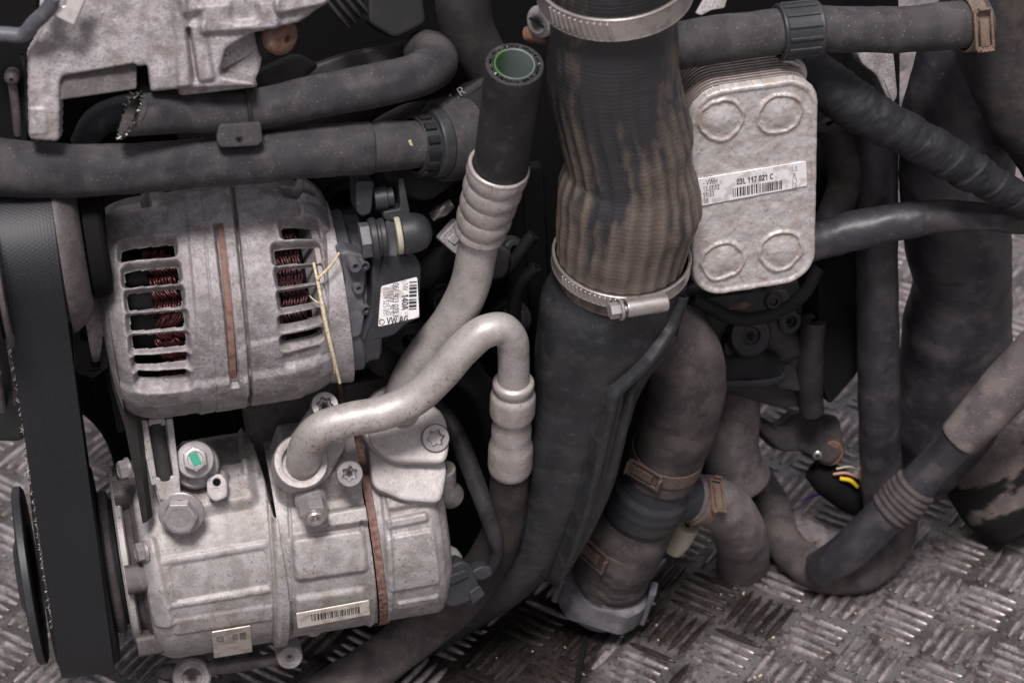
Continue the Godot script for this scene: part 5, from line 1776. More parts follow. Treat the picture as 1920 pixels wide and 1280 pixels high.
# ---------------------------------------------------------------- big hose and duct
func build_big_hose() -> void:
	var t := thing("intercooler_hose", "wide brown dusty braided hose standing between two worm clamps", "hose", W(1165, 280, 110))
	var gn := FastNoiseLite.new()
	gn.frequency = 0.008
	gn.seed = 3
	var gf := FastNoiseLite.new()
	gf.frequency = 0.05
	gf.seed = 4
	var b := Buf.new()
	var brown := Color(0.125, 0.100, 0.085)
	var pale := Color(0.21, 0.175, 0.148)
	var black := Color(0.042, 0.040, 0.046)
	var path := [[1148, -120, 158, 122], [1150, -70, 150, 122], [1151, 10, 142, 124], [1150, 80, 134, 125], [1154, 160, 126, 124], [1172, 235, 120, 122], [1186, 300, 116, 124], [1180, 360, 112, 132], [1172, 420, 106, 128], [1166, 470, 100, 122], [1160, 520, 94, 116]]
	tube(b, path, 260, 200, {"a": 0, "b": 0, "shape": func(tt: float, a: float, w: float) -> float:
		var y := tt * 640.0 - 120.0
		var rib := (pow(0.5 + 0.5 * sin(a * 26.0 + gn.get_noise_2d(w, 3.0) * 0.6), 1.6) - 0.4) * 4.4 * smoothstep(60.0, 200.0, y) * smoothstep(505.0, 430.0, y)
		var fold := -14.0 * exp(-pow((y - 318.0 + a * 6.0) / 22.0, 2.0)) * pow(maxf(cos(a + 1.6), 0.0), 1.5) + 8.0 * exp(-pow((y - 372.0) / 26.0, 2.0)) * maxf(cos(a + 1.5), 0.0)
		return rib + fold + gn.get_noise_2d(w * 0.8, a * 40.0) * 3.0, "tint": func(tt: float, a: float, w: float) -> Color:
		var y := tt * 640.0 - 120.0
		var s := a if a < PI else a - TAU                  # 0 in front, negative to the left
		var n := gn.get_noise_2d(w * 0.45 + 50.0, s * 150.0) * 0.55 + gf.get_noise_2d(w * 0.35, s * 120.0) * 0.45
		var rib := 0.5 + 0.5 * sin(s * 26.0 + gn.get_noise_2d(w, 3.0) * 0.6)
		var worn := 0.75 * exp(-pow((s + 0.45 - y * 0.0009) / 0.20, 2.0)) * smoothstep(330.0, 150.0, y) + 0.8 * exp(-pow((s - 0.18 - y * 0.0007) / 0.24, 2.0)) * smoothstep(430.0, 300.0, y) + 0.5 * exp(-pow((s - 0.6) / 0.25, 2.0)) * exp(-pow((y - 400.0) / 40.0, 2.0))
		var dust := smoothstep(-0.25, 0.45, n + 0.30 * rib * smoothstep(60.0, 220.0, y) + 0.42 * smoothstep(90.0, 400.0, y) - 0.10 - worn)
		return black.lerp(brown.lerp(pale, rib * 0.6 * smoothstep(150.0, 350.0, y)), dust)})
	obj("braided_wall", b, M["knit"], t)
	var c0 := W(1166, 484, 98)
	var t2 := thing("lower_worm_clamp", "steel worm clamp with hex screw at the brown braided hose's lower end", "clamp", c0, "worm clamps on the braided hose")
	worm_clamp(t2, c0, W(1174, 400, 108) - W(1164, 490, 97), 124, 26, -0.05, 13, -0.075, 0.36, 1)
	var c1 := W(1154, -34, 148)
	t2 = thing("upper_worm_clamp", "bright worm clamp with slotted screw at the picture's top round the braided hose", "clamp", c1, "worm clamps on the braided hose")
	worm_clamp(t2, c1, W(1142, -120, 158) - W(1152, 60, 136), 129, 44, -0.16, 11, -0.085, 0.0, 0)
	var b2 := Buf.new()
	var sc := W(1018, 36, 120)
	var sax := (W(1010, 40, 124) - W(1060, 26, 150))
	var ST := axis_frame(sc, Vector3(-0.75, 0.25, 0.6))
	lathe(b2, ST, [[12, -50], [12, 0], [26, 0], [28, 2], [28, 8], [25, 11], [20, 12], [19, 16], [0.1, 17]], 32)
	obj("slotted_screw", b2, M["bolt"], t2)
	b2 = Buf.new()
	box(b2, ST * Transform3D(Basis(Vector3.BACK, 0.7), Vector3(0, 0, 16.5)), Vector3(4, 34, 2), 0.5)
	obj("screw_slot", b2, M["black"], t2)
	b2 = Buf.new()
	tube(b2, [[990, 62, 96, 16], [1004, 60, 104, 18], [1028, 66, 108, 16], [1040, 60, 112, 10]], 10, 16)
	obj("screw_end", b2, M["rust"], t2)
	# black duct
	t = thing("air_duct", "black plastic air duct tapering down from the clamped hose to the floor", "duct", W(1100, 760, 60))
	b = Buf.new()
	var run := tube(b, [[1166, 470, 96, 114], [1156, 520, 88, 116], [1134, 580, 80, 124], [1110, 650, 70, 112], [1088, 740, 56, 100], [1064, 840, 36, 88], [1036, 930, 10, 78], [1000, 1010, -24, 70], [944, 1080, -70, 64], [870, 1130, -120, 60], [790, 1180, -160, 58]], 420, 56, {"a": 0, "b": 1, "shape": func(tt: float, a: float, w: float) -> float:
		return -10.0 * pow(absf(sin(a)), 4.0) * smoothstep(0.1, 0.3, tt) + 16.0 * smoothstep(0.34, 0.26, tt) * pow(maxf(-sin(a), 0.0), 2.0) - 7.0 * exp(-pow((tt - 0.36) / 0.03, 2.0)) * maxf(-sin(a + 0.5), 0.0) + gn.get_noise_2d(w * 0.4, a * 30.0) * 4.0})
	obj("duct_wall", b, M["duct"], t)
	b = Buf.new()
	var seam := [[1268, 520], [1252, 556], [1222, 592], [1185, 622], [1152, 656], [1130, 710], [1112, 780], [1094, 860], [1074, 950], [1056, 1030], [1034, 1090]]
	var fr: Array = run[0]
	var sm: Array = run[1]
	var edge := func(px: float, py: float, lift: float) -> Vector3:
		var best := 0
		var bd := 1e9
		for k in range(0, sm.size()):
			var c := pix(sm[k][0])
			var t3 := (pix(sm[mini(k + 1, sm.size() - 1)][0]) - pix(sm[maxi(k - 1, 0)][0])).normalized()
			var dd := absf((Vector2(px, py) - c).dot(t3))
			if dd < bd:
				bd = dd
				best = k
		var c2 := pix(sm[best][0])
		var side := pix(sm[best][0] + fr[best].basis.y * 10.0) - c2
		var off := clampf((Vector2(px, py) - c2).dot(side) / side.length_squared() * 10.0 / sm[best][1], -0.97, 0.97)
		return sm[best][0] + (fr[best].basis.x * sqrt(1.0 - off * off) + fr[best].basis.y * off) * (sm[best][1] + lift)
	b = Buf.new()
	var line := [[1264, 524], [1244, 574], [1196, 622], [1145, 666], [1122, 760], [1094, 880], [1060, 990], [1024, 1080]]
	var across := [[-10, -3], [-4, -2], [0, 4], [2, 15], [6, 18], [13, 18], [17, 15], [19, 6], [22, 3], [32, 3], [35, 6], [37, 13], [41, 15], [47, 13], [50, 7], [62, 5], [72, 0], [80, -12]]
	var sheet := []
	for k in 91:
		var w := k / 90.0 * (line.size() - 1)
		var a := int(minf(w, line.size() - 2))
		var f := w - a
		var sx := lerpf(line[a][0], line[a + 1][0], f)
		var sy := lerpf(line[a][1], line[a + 1][1], f)
		var turn := smoothstep(590.0, 720.0, sy)
		var thin := 1.0 - 0.7 * smoothstep(900.0, 1080.0, sy)
		var row := PackedVector3Array()
		for q in across:
			row.push_back(X(edge.call(sx + q[0] * lerpf(0.6, 0.95, turn) * thin, sy + q[0] * lerpf(0.6, 0.12, turn) * thin, q[1] * 1.5)))
		sheet.append(row)
	b.rows(sheet, false, true, [], [])
	obj("duct_seam", b, M["duct"], t)
	b = Buf.new()
	tube(b, [[1000, 905, 20, 9], [1018, 940, 22, 9], [1022, 975, 18, 9], [1000, 1010, 10, 9], [960, 1050, -6, 9], [905, 1100, -40, 9]], 40, 12)
	obj("duct_lip", b, M["duct"], t)
	base = W(985, 540, 0)
	b = Buf.new()
	tube(b, [[968, 640, -40, 12], [964, 580, -30, 14], [976, 530, -20, 14], [1006, 500, -14, 12]], 24, 14)
	lone("curved_bracket", "curved black bracket rim left of the duct's shoulder", "bracket", b, M["soot"])

# ---------------------------------------------------------------- oil cooler
func build_cooler() -> void:
	var c := plane(W(1416, 348, 84), Vector3(0, 0, 1))
	var t := thing("oil_cooler", "pale stacked plate oil cooler with four round dimples and white bar code label", "oil cooler", c.O)
	var l := on(c, 1297, 365)
	var r := on(c, 1535, 330)
	var up := on(c, 1412, 156)
	var lo := on(c, 1418, 541)
	var w := (r.x - l.x) / 2
	var h := (up.y - lo.y) / 2
	var mid := Vector2((r.x + l.x) / 2, (up.y + lo.y) / 2)
	var rad := 62.0
	var fs := []
	for q in [[1354, 222], [1465, 210], [1357, 487], [1466, 468]]:
		fs.append(["add", q[0], q[1], q[0], q[1], 43, 43, 5.0, 8])
		fs.append(["add", q[0], q[1], q[0], q[1], 37, 37, -5.0, 7])
		fs.append(["add", q[0], q[1], q[0], q[1], 22, 22, 8.0, 44])
	var ff := feats(c, fs)
	var gn := FastNoiseLite.new()
	gn.frequency = 0.02
	var b := Buf.new()
	var frame := {"c": mid, "d": Vector2.RIGHT, "e": Vector2.DOWN, "l": w, "w": h, "r": rad}
	relief(b, c, mid.x - w - 2, mid.x + w + 2, mid.y - h - 2, mid.y + h + 2, 2.0, func(p: Vector2) -> float:
		var d := seg_box(p, frame)
		var e := height(p + Vector2(gn.get_noise_2d(p.x * 0.8, p.y * 0.8 + 70.0), gn.get_noise_2d(p.x * 0.8 + 90.0, p.y * 0.8)) * 6.0, gn.get_noise_2d(p.x, p.y) * 2.0 + gn.get_noise_2d(p.x * 3.0, p.y * 3.0) * 0.5, ff)
		e += 3.0 * smoothstep(-14.0, -8.0, d)
		if d > -6.0:
			var q := clampf((d + 6.0) / 6.0, 0.0, 1.0)
			e -= 7.0 * (1.0 - sqrt(1.0 - q * q)) + (30.0 if d > 0.3 else 0.0)
		return e, -12.0, 0.0, func(p: Vector2) -> Color:
		var near := 1e9
		for f in ff:
			near = minf(near, absf(p.distance_to(f.c) - 38.0))
		var low := gn.get_noise_2d(p.x * 2.2, p.y * 2.2 + 400.0) + 0.6 * gn.get_noise_2d(p.x * 7.0, p.y * 7.0)
		var rim := exp(-pow(near / 9.0, 2.0)) * 0.45 + 0.25 * smoothstep(-26.0, -6.0, seg_box(p, frame))
		var m := smoothstep(0.18, 0.42, low * 0.8 + rim)
		return Color.WHITE.lerp(Color(0.50, 0.40, 0.31), m * 0.36))
	var T := chart_frame(c)
	T.origin = c.pt(mid.x, mid.y, 0)
	prism(b, T, rrect(w - 0.5, h - 0.5, rad, 12), -12, -5.0, 0.0)
	obj("front_plate", b, M["cooler"], t)
	var pb := Buf.new()
	prism(pb, T, rrect(w - 2, h - 2, rad - 2, 10), -3.6, 0, 1.2)
	var first: MeshInstance3D
	for k in 13:
		if first == null:
			first = obj("cooler_plate", pb, M["cooler_edge"], t)
			first.position = Vector3(0, 0, -13.5 * S)
		else:
			var o := MeshInstance3D.new()
			o.mesh = first.mesh
			o.material_override = first.material_override
			o.name = "cooler_plate"
			o.position = Vector3(rng.randf_range(-0.8, 0.8) * S, rng.randf_range(-0.8, 0.8) * S, (-14.0 - k * 9.0) * S)
			t.add_child(o, true)
	b = Buf.new()
	prism(b, T, rrect(w - 16, h - 16, rad - 14, 10), -126, -10, 0)
	obj("core", b, M["black"], t)  # coloured black to put shade in the gaps between the plates
	# label
	b = Buf.new()
	px_prism(b, c, [[1308, 333], [1514, 299], [1516, 345], [1310, 384]], 0.5, 3.2, 0.4, 3)
	var lab := obj("bar_code_label", b, M["label"], t)
	var d := (on(c, 1514, 299) - on(c, 1308, 333)).normalized()
	var X3 := c.X * d.x + c.Y * d.y
	var at := func(px: float, py: float) -> Transform3D:
		var q := on(c, px, py)
		return Transform3D(Basis(X3, c.N.cross(X3), c.N), c.pt(q.x, q.y, 3.2))
	lettering(lab, "03L 117 021 C", at.call(1383, 343), 12, 68, M["ink"], true)
	lettering(lab, "- VWH", at.call(1320, 344), 8.5, 26, M["ink"])
	lettering(lab, "13.07.12", at.call(1320, 356), 7.5, 30, M["ink"])
	lettering(lab, "11:33", at.call(1320, 367), 7.5, 20, M["ink"])
	lettering(lab, "98", at.call(1321, 378), 6.5, 9, M["ink"])
	lettering(lab, "1.0", at.call(1486, 318), 7.5, 11, M["faint_ink"])
	lettering(lab, "8", at.call(1489, 330), 7.5, 5, M["faint_ink"])
	lettering(lab, "L1", at.call(1488, 340), 7.0, 8, M["faint_ink"])
	lettering(lab, "L2", at.call(1488, 350), 7.0, 8, M["faint_ink"])
	b = Buf.new()
	bars(b, at.call(1376, 366), 91, 19, 44, 5)
	obj("bar_code", b, M["ink"], lab)
	# the bright drilled boss behind its upper right corner
	base = W(1490, 128, 10)
	b = Buf.new()
	lathe(b, axis_frame(W(1492, 134, 14), Vector3(0.3, 0.5, 0.8)), [[30, -40], [30, -4], [27, 0], [15, 1], [13, -4], [0.1, -5]], 32, Color.WHITE, 3)
	tube(b, [[1462, 112, 6, 9], [1480, 112, 14, 12], [1500, 120, 18, 8]], 10, 12)
	lone("cooler_boss", "drilled boss with bright worn edge behind the cooler's upper right corner", "boss", b, M["steel"])

# ---------------------------------------------------------------- right-hand hoses and pipes
func build_right() -> void:
	var gn := FastNoiseLite.new()
	gn.frequency = 0.01
	gn.seed = 77
	var lump := func(tt: float, a: float, w: float) -> float: return gn.get_noise_2d(w, a * 26.0) * 2.5
	var t := thing("top_hose", "straight dark coolant hose along the upper right with a black collar", "hose", W(1500, 60, 20))
	var b := Buf.new()
	tube(b, [[1215, 96, 24, 46], [1300, 78, 26, 46], [1400, 64, 26, 45], [1500, 52, 24, 44], [1600, 52, 20, 44], [1700, 52, 12, 44], [1790, 44, 4, 45], [1850, 36, -6, 46]], 100, 48, {"a": 0, "b": 0, "shape": lump})
	obj("hose_wall", b, M["dusty_rubber"], t)
	b = Buf.new()
	var ax := W(1535, 50, 22) - W(1460, 58, 26)
	var CT := axis_frame(W(1462, 57, 25), ax)
	var L := ax.length()
	lathe(b, CT, [[44, -2], [50, 0], [51, 3], [49, 8], [49, L - 8], [51, L - 3], [50, L], [44, L + 2]], 48)
	obj("collar", b, M["plastic"], t)
	for k in 9:
		b = Buf.new()
		var a := -1.8 + k * 0.45
		box(b, CT * Transform3D(Basis(Vector3.BACK, a), Vector3(cos(a) * 49.5, sin(a) * 49.5, L * 0.5)), Vector3(5, 7, L * 0.82), 1.6)
		obj("collar_rib", b, M["plastic"], t)
	spring_clamp("end_spring_clamp", "tan spring clamp round the top hose near the upper right corner", W(1822, 40, -2), W(1850, 36, -6) - W(1790, 44, 4), 49, 30, 0.2, M["tan_clip"])
	base = W(1340, 8, -20)
	b = Buf.new()
	px_prism(b, plane(W(1340, 8, -20), Vector3(0, 0.5, 0.86)), [[1306, 22], [1330, -20], [1370, -20], [1362, 12], [1336, 16], [1318, 26]], -10, 0, 3, 4)
	lone("torn_bracket", "jagged pale metal bracket end above the top hose", "bracket", b, M["cast"])
	base = W(1600, 240, -420)  # black sheet added to darken the gap in front of the pale floor
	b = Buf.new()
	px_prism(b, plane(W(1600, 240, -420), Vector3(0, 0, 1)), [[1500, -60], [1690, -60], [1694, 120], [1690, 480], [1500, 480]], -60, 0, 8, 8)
	lone("added_black_sheet", "added black sheet covering the pale floor between the taped loom and the top hose", "wall", b, M["black"])
	base = W(1640, 130, -140)
	b = Buf.new()
	px_prism(b, plane(W(1650, 150, -170), Vector3(0.1, 0.3, 0.95)), [[1612, 92], [1682, 92], [1690, 180], [1676, 200], [1650, 140], [1620, 118]], -40, 0, 8, 10)
	lone("pale_strut", "pale strut end showing between the top hose and the taped loom", "strut", b, M["cast"])
	# taped wiring loom
	t = thing("wiring_loom", "thick black tape wrapped wiring loom slanting down to the right edge", "wiring loom", W(1720, 260, 10))
	b = Buf.new()
	var lp := [[1500, 120, -60, 46], [1560, 160, -40, 46], [1620, 205, -16, 46], [1690, 242, 4, 41], [1750, 274, 14, 40], [1820, 316, 22, 37], [1880, 350, 26, 32], [1960, 396, 26, 28]]
	tube(b, lp, 230, 44, {"shape": func(tt: float, a: float, w: float) -> float:
		var turn := fposmod(w / 56.0 + a / TAU + 0.5 * gn.get_noise_2d(w * 0.4, 0.0), 1.0)
		return (0.8 + 2.2 * smoothstep(0.35, 0.6, tt)) * (1.0 - turn) + gn.get_noise_2d(w * 1.8, a * 40.0) * 5.0 + gn.get_noise_2d(w * 7.0, a * 150.0) * 0.8})
	obj("tape_wrap", b, M["tape"], t)
	# thin pipe under it
	base = W(1720, 415, -30)
	b = Buf.new()
	tube(b, [[1470, 470, -60, 36], [1540, 450, -44, 36], [1620, 428, -34, 38], [1700, 412, -28, 36], [1780, 404, -24, 31], [1860, 406, -22, 27], [1960, 418, -20, 25]], 90, 40, {"shape": lump})
	lone("cross_hose", "smooth dark hose crossing from behind the oil cooler to the right edge", "hose", b, M["worn_pipe"])
	# upright pipe
	base = W(1650, 680, -130)
	b = Buf.new()
	tube(b, [[1640, 200, -110, 40], [1645, 330, -116, 40], [1648, 450, -124, 40], [1650, 600, -134, 40], [1653, 760, -146, 40], [1656, 880, -158, 40], [1662, 960, -168, 39]], 120, 44, {"shape": lump})
	lone("upright_pipe", "narrow glossy black pipe standing upright left of the wide black pipe", "pipe", b, M["worn_pipe"])
	# wide black pipe
	t = thing("wide_pipe", "very wide scuffed black moulded pipe filling the right side", "pipe", W(1800, 500, -210))
	b = Buf.new()
	tube(b, [[1900, 20, -180, 128], [1850, 110, -190, 124], [1812, 200, -196, 114], [1800, 320, -204, 108], [1800, 440, -214, 100], [1806, 560, -226, 98], [1796, 680, -238, 106], [1776, 780, -252, 104], [1762, 850, -262, 88], [1756, 900, -266, 60]], 140, 56, {"shape": func(tt: float, a: float, w: float) -> float:
		var s := 0.0
		s += 9.0 * exp(-pow((w - 760.0) / 50.0, 2.0)) * maxf(cos(a - 0.9), 0.0)
		s -= 12.0 * exp(-pow((w - 640.0) / 60.0, 2.0)) * maxf(cos(a - 1.2), 0.0)
		return s + gn.get_noise_2d(w * 0.6, a * 60.0) * 6.0})
	obj("pipe_wall", b, M["worn_pipe"], t)
	b = Buf.new()
	tube(b, [[1800, 398, -116, 7], [1800, 402, -116, 7]], 2, 8)
	lathe(b, axis_frame(W(1803, 470, -216), W(1800, 400, -210) - W(1806, 540, -224)), [[99, -8], [103, -5], [104, 0], [103, 5], [99, 8]], 56)
	obj("pipe_bead", b, M["worn_matt"], t)
	base = W(1880, 120, -60)
	b = Buf.new()
	tube(b, [[1990, 300, -40, 70], [1930, 190, -60, 84], [1890, 90, -90, 88], [1880, -40, -120, 88]], 60, 48, {"shape": lump})
	lone("corner_duct", "smooth dark duct bending out of the upper right corner", "duct", b, M["worn_matt"])
	# elbow below the duct
	base = W(1270, 700, 10)
	b = Buf.new()
	tube(b, [[1120, 640, 0, 60], [1180, 612, 10, 62], [1232, 616, 16, 68], [1278, 658, 14, 74], [1290, 722, 4, 75], [1276, 790, -12, 73], [1256, 846, -28, 69], [1240, 890, -40, 67]], 110, 52, {"shape": lump})
	lone("elbow_hose", "smooth brown grey elbow hose bending out from under the black duct", "hose", b, M["brown_rubber"])
	var e0 := W(1276, 790, -12)
	var e1 := W(1240, 890, -40)
	spring_clamp("red_spring_clamp", "rusty red spring clamp round the elbow hose's lower end", W(1252, 856, -31), e1 - e0, 71, 34, 0.35, M["rusty_clip"], "rusty spring clamps on the lower hoses")
	# junction
	t = thing("hose_junction", "blue grey plastic hose junction with a side branch under the elbow hose", "junction", W(1215, 930, -56))
	b = Buf.new()
	tube(b, [[1244, 876, -36, 62], [1222, 916, -50, 70], [1208, 946, -60, 71], [1190, 985, -74, 66]], 30, 48, {"shape": func(tt: float, a: float, w: float) -> float: return 6.0 * smoothstep(0.30, 0.34, tt) - 7.0 * smoothstep(0.72, 0.76, tt) + 3.0 * smoothstep(0.04, 0.0, absf(tt - 0.5))})
	obj("junction_body", b, M["plastic"], t)
	b = Buf.new()
	tube(b, [[1220, 930, -60, 46], [1265, 930, -70, 46], [1310, 936, -84, 44]], 16, 40)
	obj("side_branch", b, M["plastic"], t)
	b = Buf.new()
	tube(b, [[1262, 1030, -130, 22], [1276, 1012, -126, 24], [1290, 986, -120, 24]], 10, 24)
	obj("side_nipple", b, M["white_plastic"], t)
	spring_clamp("branch_spring_clamp", "tan spring clamp upright on the branch between junction and looped hose", W(1312, 938, -84), W(1345, 944, -96) - W(1280, 932, -74), 50, 28, -0.5, M["tan_clip"], "rusty spring clamps on the lower hoses")
	base = W(1390, 1010, -140)
	b = Buf.new()
	tube(b, [[1296, 934, -80, 47], [1340, 942, -94, 48], [1374, 968, -120, 49], [1392, 1010, -160, 50], [1396, 1052, -210, 50], [1388, 1076, -262, 49], [1366, 1084, -310, 46], [1340, 1080, -340, 40]], 90, 44, {"shape": lump})
	lone("looped_hose", "pale grey hose turning over in a loop right of the junction", "hose", b, M["pale_rubber"])
	# lower sleeve with its bands and end connector
	t = thing("sleeve_hose", "brown dusty wrinkled sleeve hose below the junction with two raised bands", "hose", W(1160, 1040, -110))
	b = Buf.new()
	tube(b, [[1196, 970, -70, 70], [1182, 1000, -76, 77], [1164, 1036, -84, 77], [1148, 1076, -94, 70], [1140, 1100, -100, 66]], 60, 52, {"a": 2, "wall": 0.12, "b": 0, "shape": func(tt: float, a: float, w: float) -> float:
		return gn.get_noise_2d(w * 2.5, a * 30.0) * 6.0 * smoothstep(0.3, 0.7, tt)})
	obj("sleeve_wall", b, M["brown_rubber"], t)
	for q in [[1180, 996, -78, 79], [1160, 1044, -86, 78], [1154, 1058, -90, 76]]:
		b = Buf.new()
		lathe(b, axis_frame(W(q[0], q[1], q[2]), W(1142, 1096, -99) - W(1164, 1036, -84)), [[q[3] - 5, -5], [q[3] + 1, -3], [q[3] + 2.5, 0], [q[3] + 1, 3], [q[3] - 5, 5]], 52)
		obj("raised_band", b, M["brown_rubber"], t)
	var sa := W(1142, 1096, -99) - W(1164, 1036, -84)
	spring_clamp("sleeve_spring_clamp", "brown spring clamp tight round the wrinkled sleeve below the junction", W(1172, 1018, -80), sa, 79, 44, 0.6, M["rusty_clip"], "rusty spring clamps on the lower hoses")
	t = thing("end_connector", "grey blue pipe end connector with a wide band near the floor", "connector", W(1128, 1130, -150))
	b = Buf.new()
	var CB := axis_frame(W(1140, 1094, -98), sa)
	lathe(b, CB, [[66, -14], [71, -12], [72, 2], [72, 60], [64, 66], [60, 68], [58, 90], [44, 94], [40, 80]], 52)
	prism(b, CB * Transform3D(Basis(), Vector3(0, 0, 4)), rounded(PackedVector2Array([Vector2(80, -58), Vector2(80, 58), Vector2(40, 88), Vector2(-60, 84), Vector2(-60, -84), Vector2(40, -88)]), 14), 0, 56, 4)
	obj("connector_band", b, M["dusty_plastic"], t)
	b = Buf.new()
	box(b, CB * Transform3D(Basis(Vector3.BACK, 1.57), Vector3(10, 92, 36)), Vector3(16, 46, 70), 4)
	obj("connector_latch", b, M["dusty_plastic"], t)
	b = Buf.new()
	box(b, CB * Transform3D(Basis(Vector3.BACK, -1.57), Vector3(6, -94, 20)), Vector3(14, 40, 96), 4)
	obj("connector_latch", b, M["dusty_plastic"], t)
	b = Buf.new()
	px_prism(b, plane(W(1130, 1176, -84), Vector3(0.1, 0.2, 0.97)), [[1100, 1162], [1170, 1156], [1172, 1192], [1158, 1196]], -8, 0, 2, 2)
	obj("connector_lip", b, M["pale_rubber"], t)
	# looped hoses on the floor at the right
	base = H(1560, 1100, FLOOR_Y)
	var lie := func(px: float, py: float, hh: float, r: float) -> Array: return [H(px, py, FLOOR_Y + hh), r]
	b = Buf.new()
	tube(b, [lie.call(1404, 880, 60, 40), lie.call(1440, 930, 44, 40), lie.call(1462, 990, 42, 42), lie.call(1490, 1040, 42, 42), lie.call(1550, 1076, 42, 44), lie.call(1620, 1074, 44, 44), lie.call(1664, 1040, 56, 44), lie.call(1686, 1000, 84, 40), lie.call(1700, 950, 110, 34)], 120, 44, {"shape": lump})
	lone("floor_hose", "brown grey hose lying in a wide curve on the checker plate", "hose", b, M["brown_rubber"])
	base = H(1700, 950, FLOOR_Y)
	t = thing("slanted_hose", "dark hose slanting from the floor up to the right edge with a dusty upper half", "hose", base)
	b = Buf.new()
	tube(b, [[1540, 1070, -76, 34], [1590, 1038, -46, 38], [1650, 982, -36, 39], [1710, 925, -34, 37], [1770, 860, -34, 36], [1836, 790, -26, 40]], 80, 44, {"shape": lump, "a": 2, "wall": 0.2})
	obj("lower_hose", b, M["worn_pipe"], t)
	b = Buf.new()
	tube(b, [[1806, 822, -24, 41], [1860, 764, -16, 48], [1920, 700, -8, 52], [1990, 626, 0, 52]], 40, 44, {"shape": lump})
	obj("upper_sleeve", b, M["pale_rubber"], t)
	b = Buf.new()
	tube(b, [[1672, 962, -32, 42], [1700, 936, -32, 45], [1722, 912, -32, 42]], 30, 40, {"shape": func(tt: float, a: float, w: float) -> float: return 2.0 * sin(w * 0.42)})
	obj("bellows_grip", b, M["brown_rubber"], t)
	# canister at the right edge
	t = thing("black_canister", "scratched black canister half covered in mud at the lower right edge", "canister", H(1880, 960, FLOOR_Y))
	b = Buf.new()
	var kc: Vector3 = lie.call(1878, 925, 110, 0)[0]
	tube(b, [[kc + Vector3(-60, 120, -70), 70], [kc + Vector3(-20, 60, -30), 108], [kc + Vector3(20, -4, 4), 112], [kc + Vector3(52, -50, 34), 96]], 50, 52, {"shape": lump, "b": 1, "tint": func(tt: float, a: float, w: float) -> Color:
		var n := gn.get_noise_2d(w * 0.6, a * 26.0) + 0.12 * gn.get_noise_2d(w * 6.0, a * 200.0)
		return Color(0.06, 0.06, 0.065).lerp(Color(0.8, 0.76, 0.72), smoothstep(-0.02, 0.08, n + 0.42 - tt * 0.85))})
	obj("canister_shell", b, M["pale_rubber"], t)
	b = Buf.new()
	tube(b, [[kc + Vector3(20, 40, 116), 2.5], [kc + Vector3(90, 70, 90), 2.5]], 6, 8)
	obj("red_seam", b, M["rust"], t)
	# dark parts between cooler and pipes
	t = thing("sub_frame", "dark oily subframe parts in the shade below the oil cooler", "subframe", W(1440, 680, -220))
	b = Buf.new()
	var sp := plane(W(1440, 640, -220), Vector3(0, 0.3, 0.95))
	px_prism(b, sp, [[1290, 540], [1540, 520], [1560, 760], [1480, 780], [1290, 720]], -80, -20, 20, 20)
	obj("frame_wall", b, M["shade"], t)
	for q in [[[[1300, 600, -230, 40], [1380, 590, -220, 44], [1470, 640, -220, 40], [1520, 720, -230, 40]], "shade"], [[[1360, 716, -170, 9], [1440, 714, -166, 10], [1474, 700, -166, 9]], "plastic"], [[[1330, 690, -190, 34], [1400, 676, -180, 34], [1460, 690, -186, 26]], "soot"], [[[1370, 580, -190, 6], [1395, 572, -184, 9], [1410, 570, -186, 5]], "rusty_clip"], [[[1530, 600, -190, 24], [1520, 700, -186, 28], [1526, 770, -190, 24]], "shade"]]:
		b = Buf.new()
		tube(b, q[0], 24, 24, {"shape": lump})
		obj("frame_tube", b, M[q[1]], t)
	b = Buf.new()
	lathe(b, axis_frame(W(1408, 628, -160), Vector3(0.1, 0.4, 0.9)), [[46, -30], [46, 0], [40, 8], [20, 10], [16, 4], [0.1, 4]], 32)
	obj("frame_boss", b, M["shade"], t)
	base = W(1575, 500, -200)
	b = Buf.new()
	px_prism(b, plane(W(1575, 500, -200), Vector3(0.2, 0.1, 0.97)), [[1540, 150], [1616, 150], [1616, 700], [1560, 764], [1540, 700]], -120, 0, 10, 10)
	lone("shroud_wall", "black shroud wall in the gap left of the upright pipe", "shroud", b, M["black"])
	base = W(1570, 300, -120)
	b = Buf.new()
	tube(b, [[1560, 230, -130, 30], [1584, 280, -120, 36], [1590, 340, -124, 34], [1560, 420, -130, 30]], 24, 28, {"shape": lump})
	lone("shaded_pipe", "dim brown pipe bend behind the oil cooler's right edge", "pipe", b, M["worn_matt"])
	# grey column behind the elbow, engine foot, muddy bracket with bolt
	base = W(1370, 830, -260)
	b = Buf.new()
	tube(b, [[1392, 690, -280, 40], [1384, 780, -270, 44], [1376, 860, -262, 54], [1390, 900, -262, 60]], 30, 36, {"shape": lump})
	lone("dusty_column", "blurred dusty grey column behind the elbow hose", "column", b, M["pale_rubber"])
	t = thing("muddy_bracket", "muddy dark bracket with rusty bolt head left of the upright pipe's foot", "bracket", W(1540, 820, -250))
	b = Buf.new()
	px_prism(b, plane(W(1530, 810, -240), Vector3(0.1, 0.5, 0.85)), [[1412, 772], [1470, 800], [1500, 772], [1580, 780], [1592, 850], [1560, 876], [1510, 846], [1470, 850], [1430, 812]], -60, 0, 12, 12)
	obj("bracket_plate", b, M["worn_matt"], t)
	b = Buf.new()
	lathe(b, axis_frame(W(1560, 850, -226), Vector3(-0.1, 0.2, 1)), [[30, -30], [30, 0], [27, 4], [14, 5], [12, 0], [0.1, 0]], 32)
	obj("bolt_bush", b, M["rust"], t)
	b = Buf.new()
	lathe(b, axis_frame(W(1536, 852, -222), Vector3(-0.3, 0.2, 1)), [[10, -10], [10, 6], [7, 9], [0.1, 10]], 20)
	obj("bolt_tip", b, M["steel"], t)
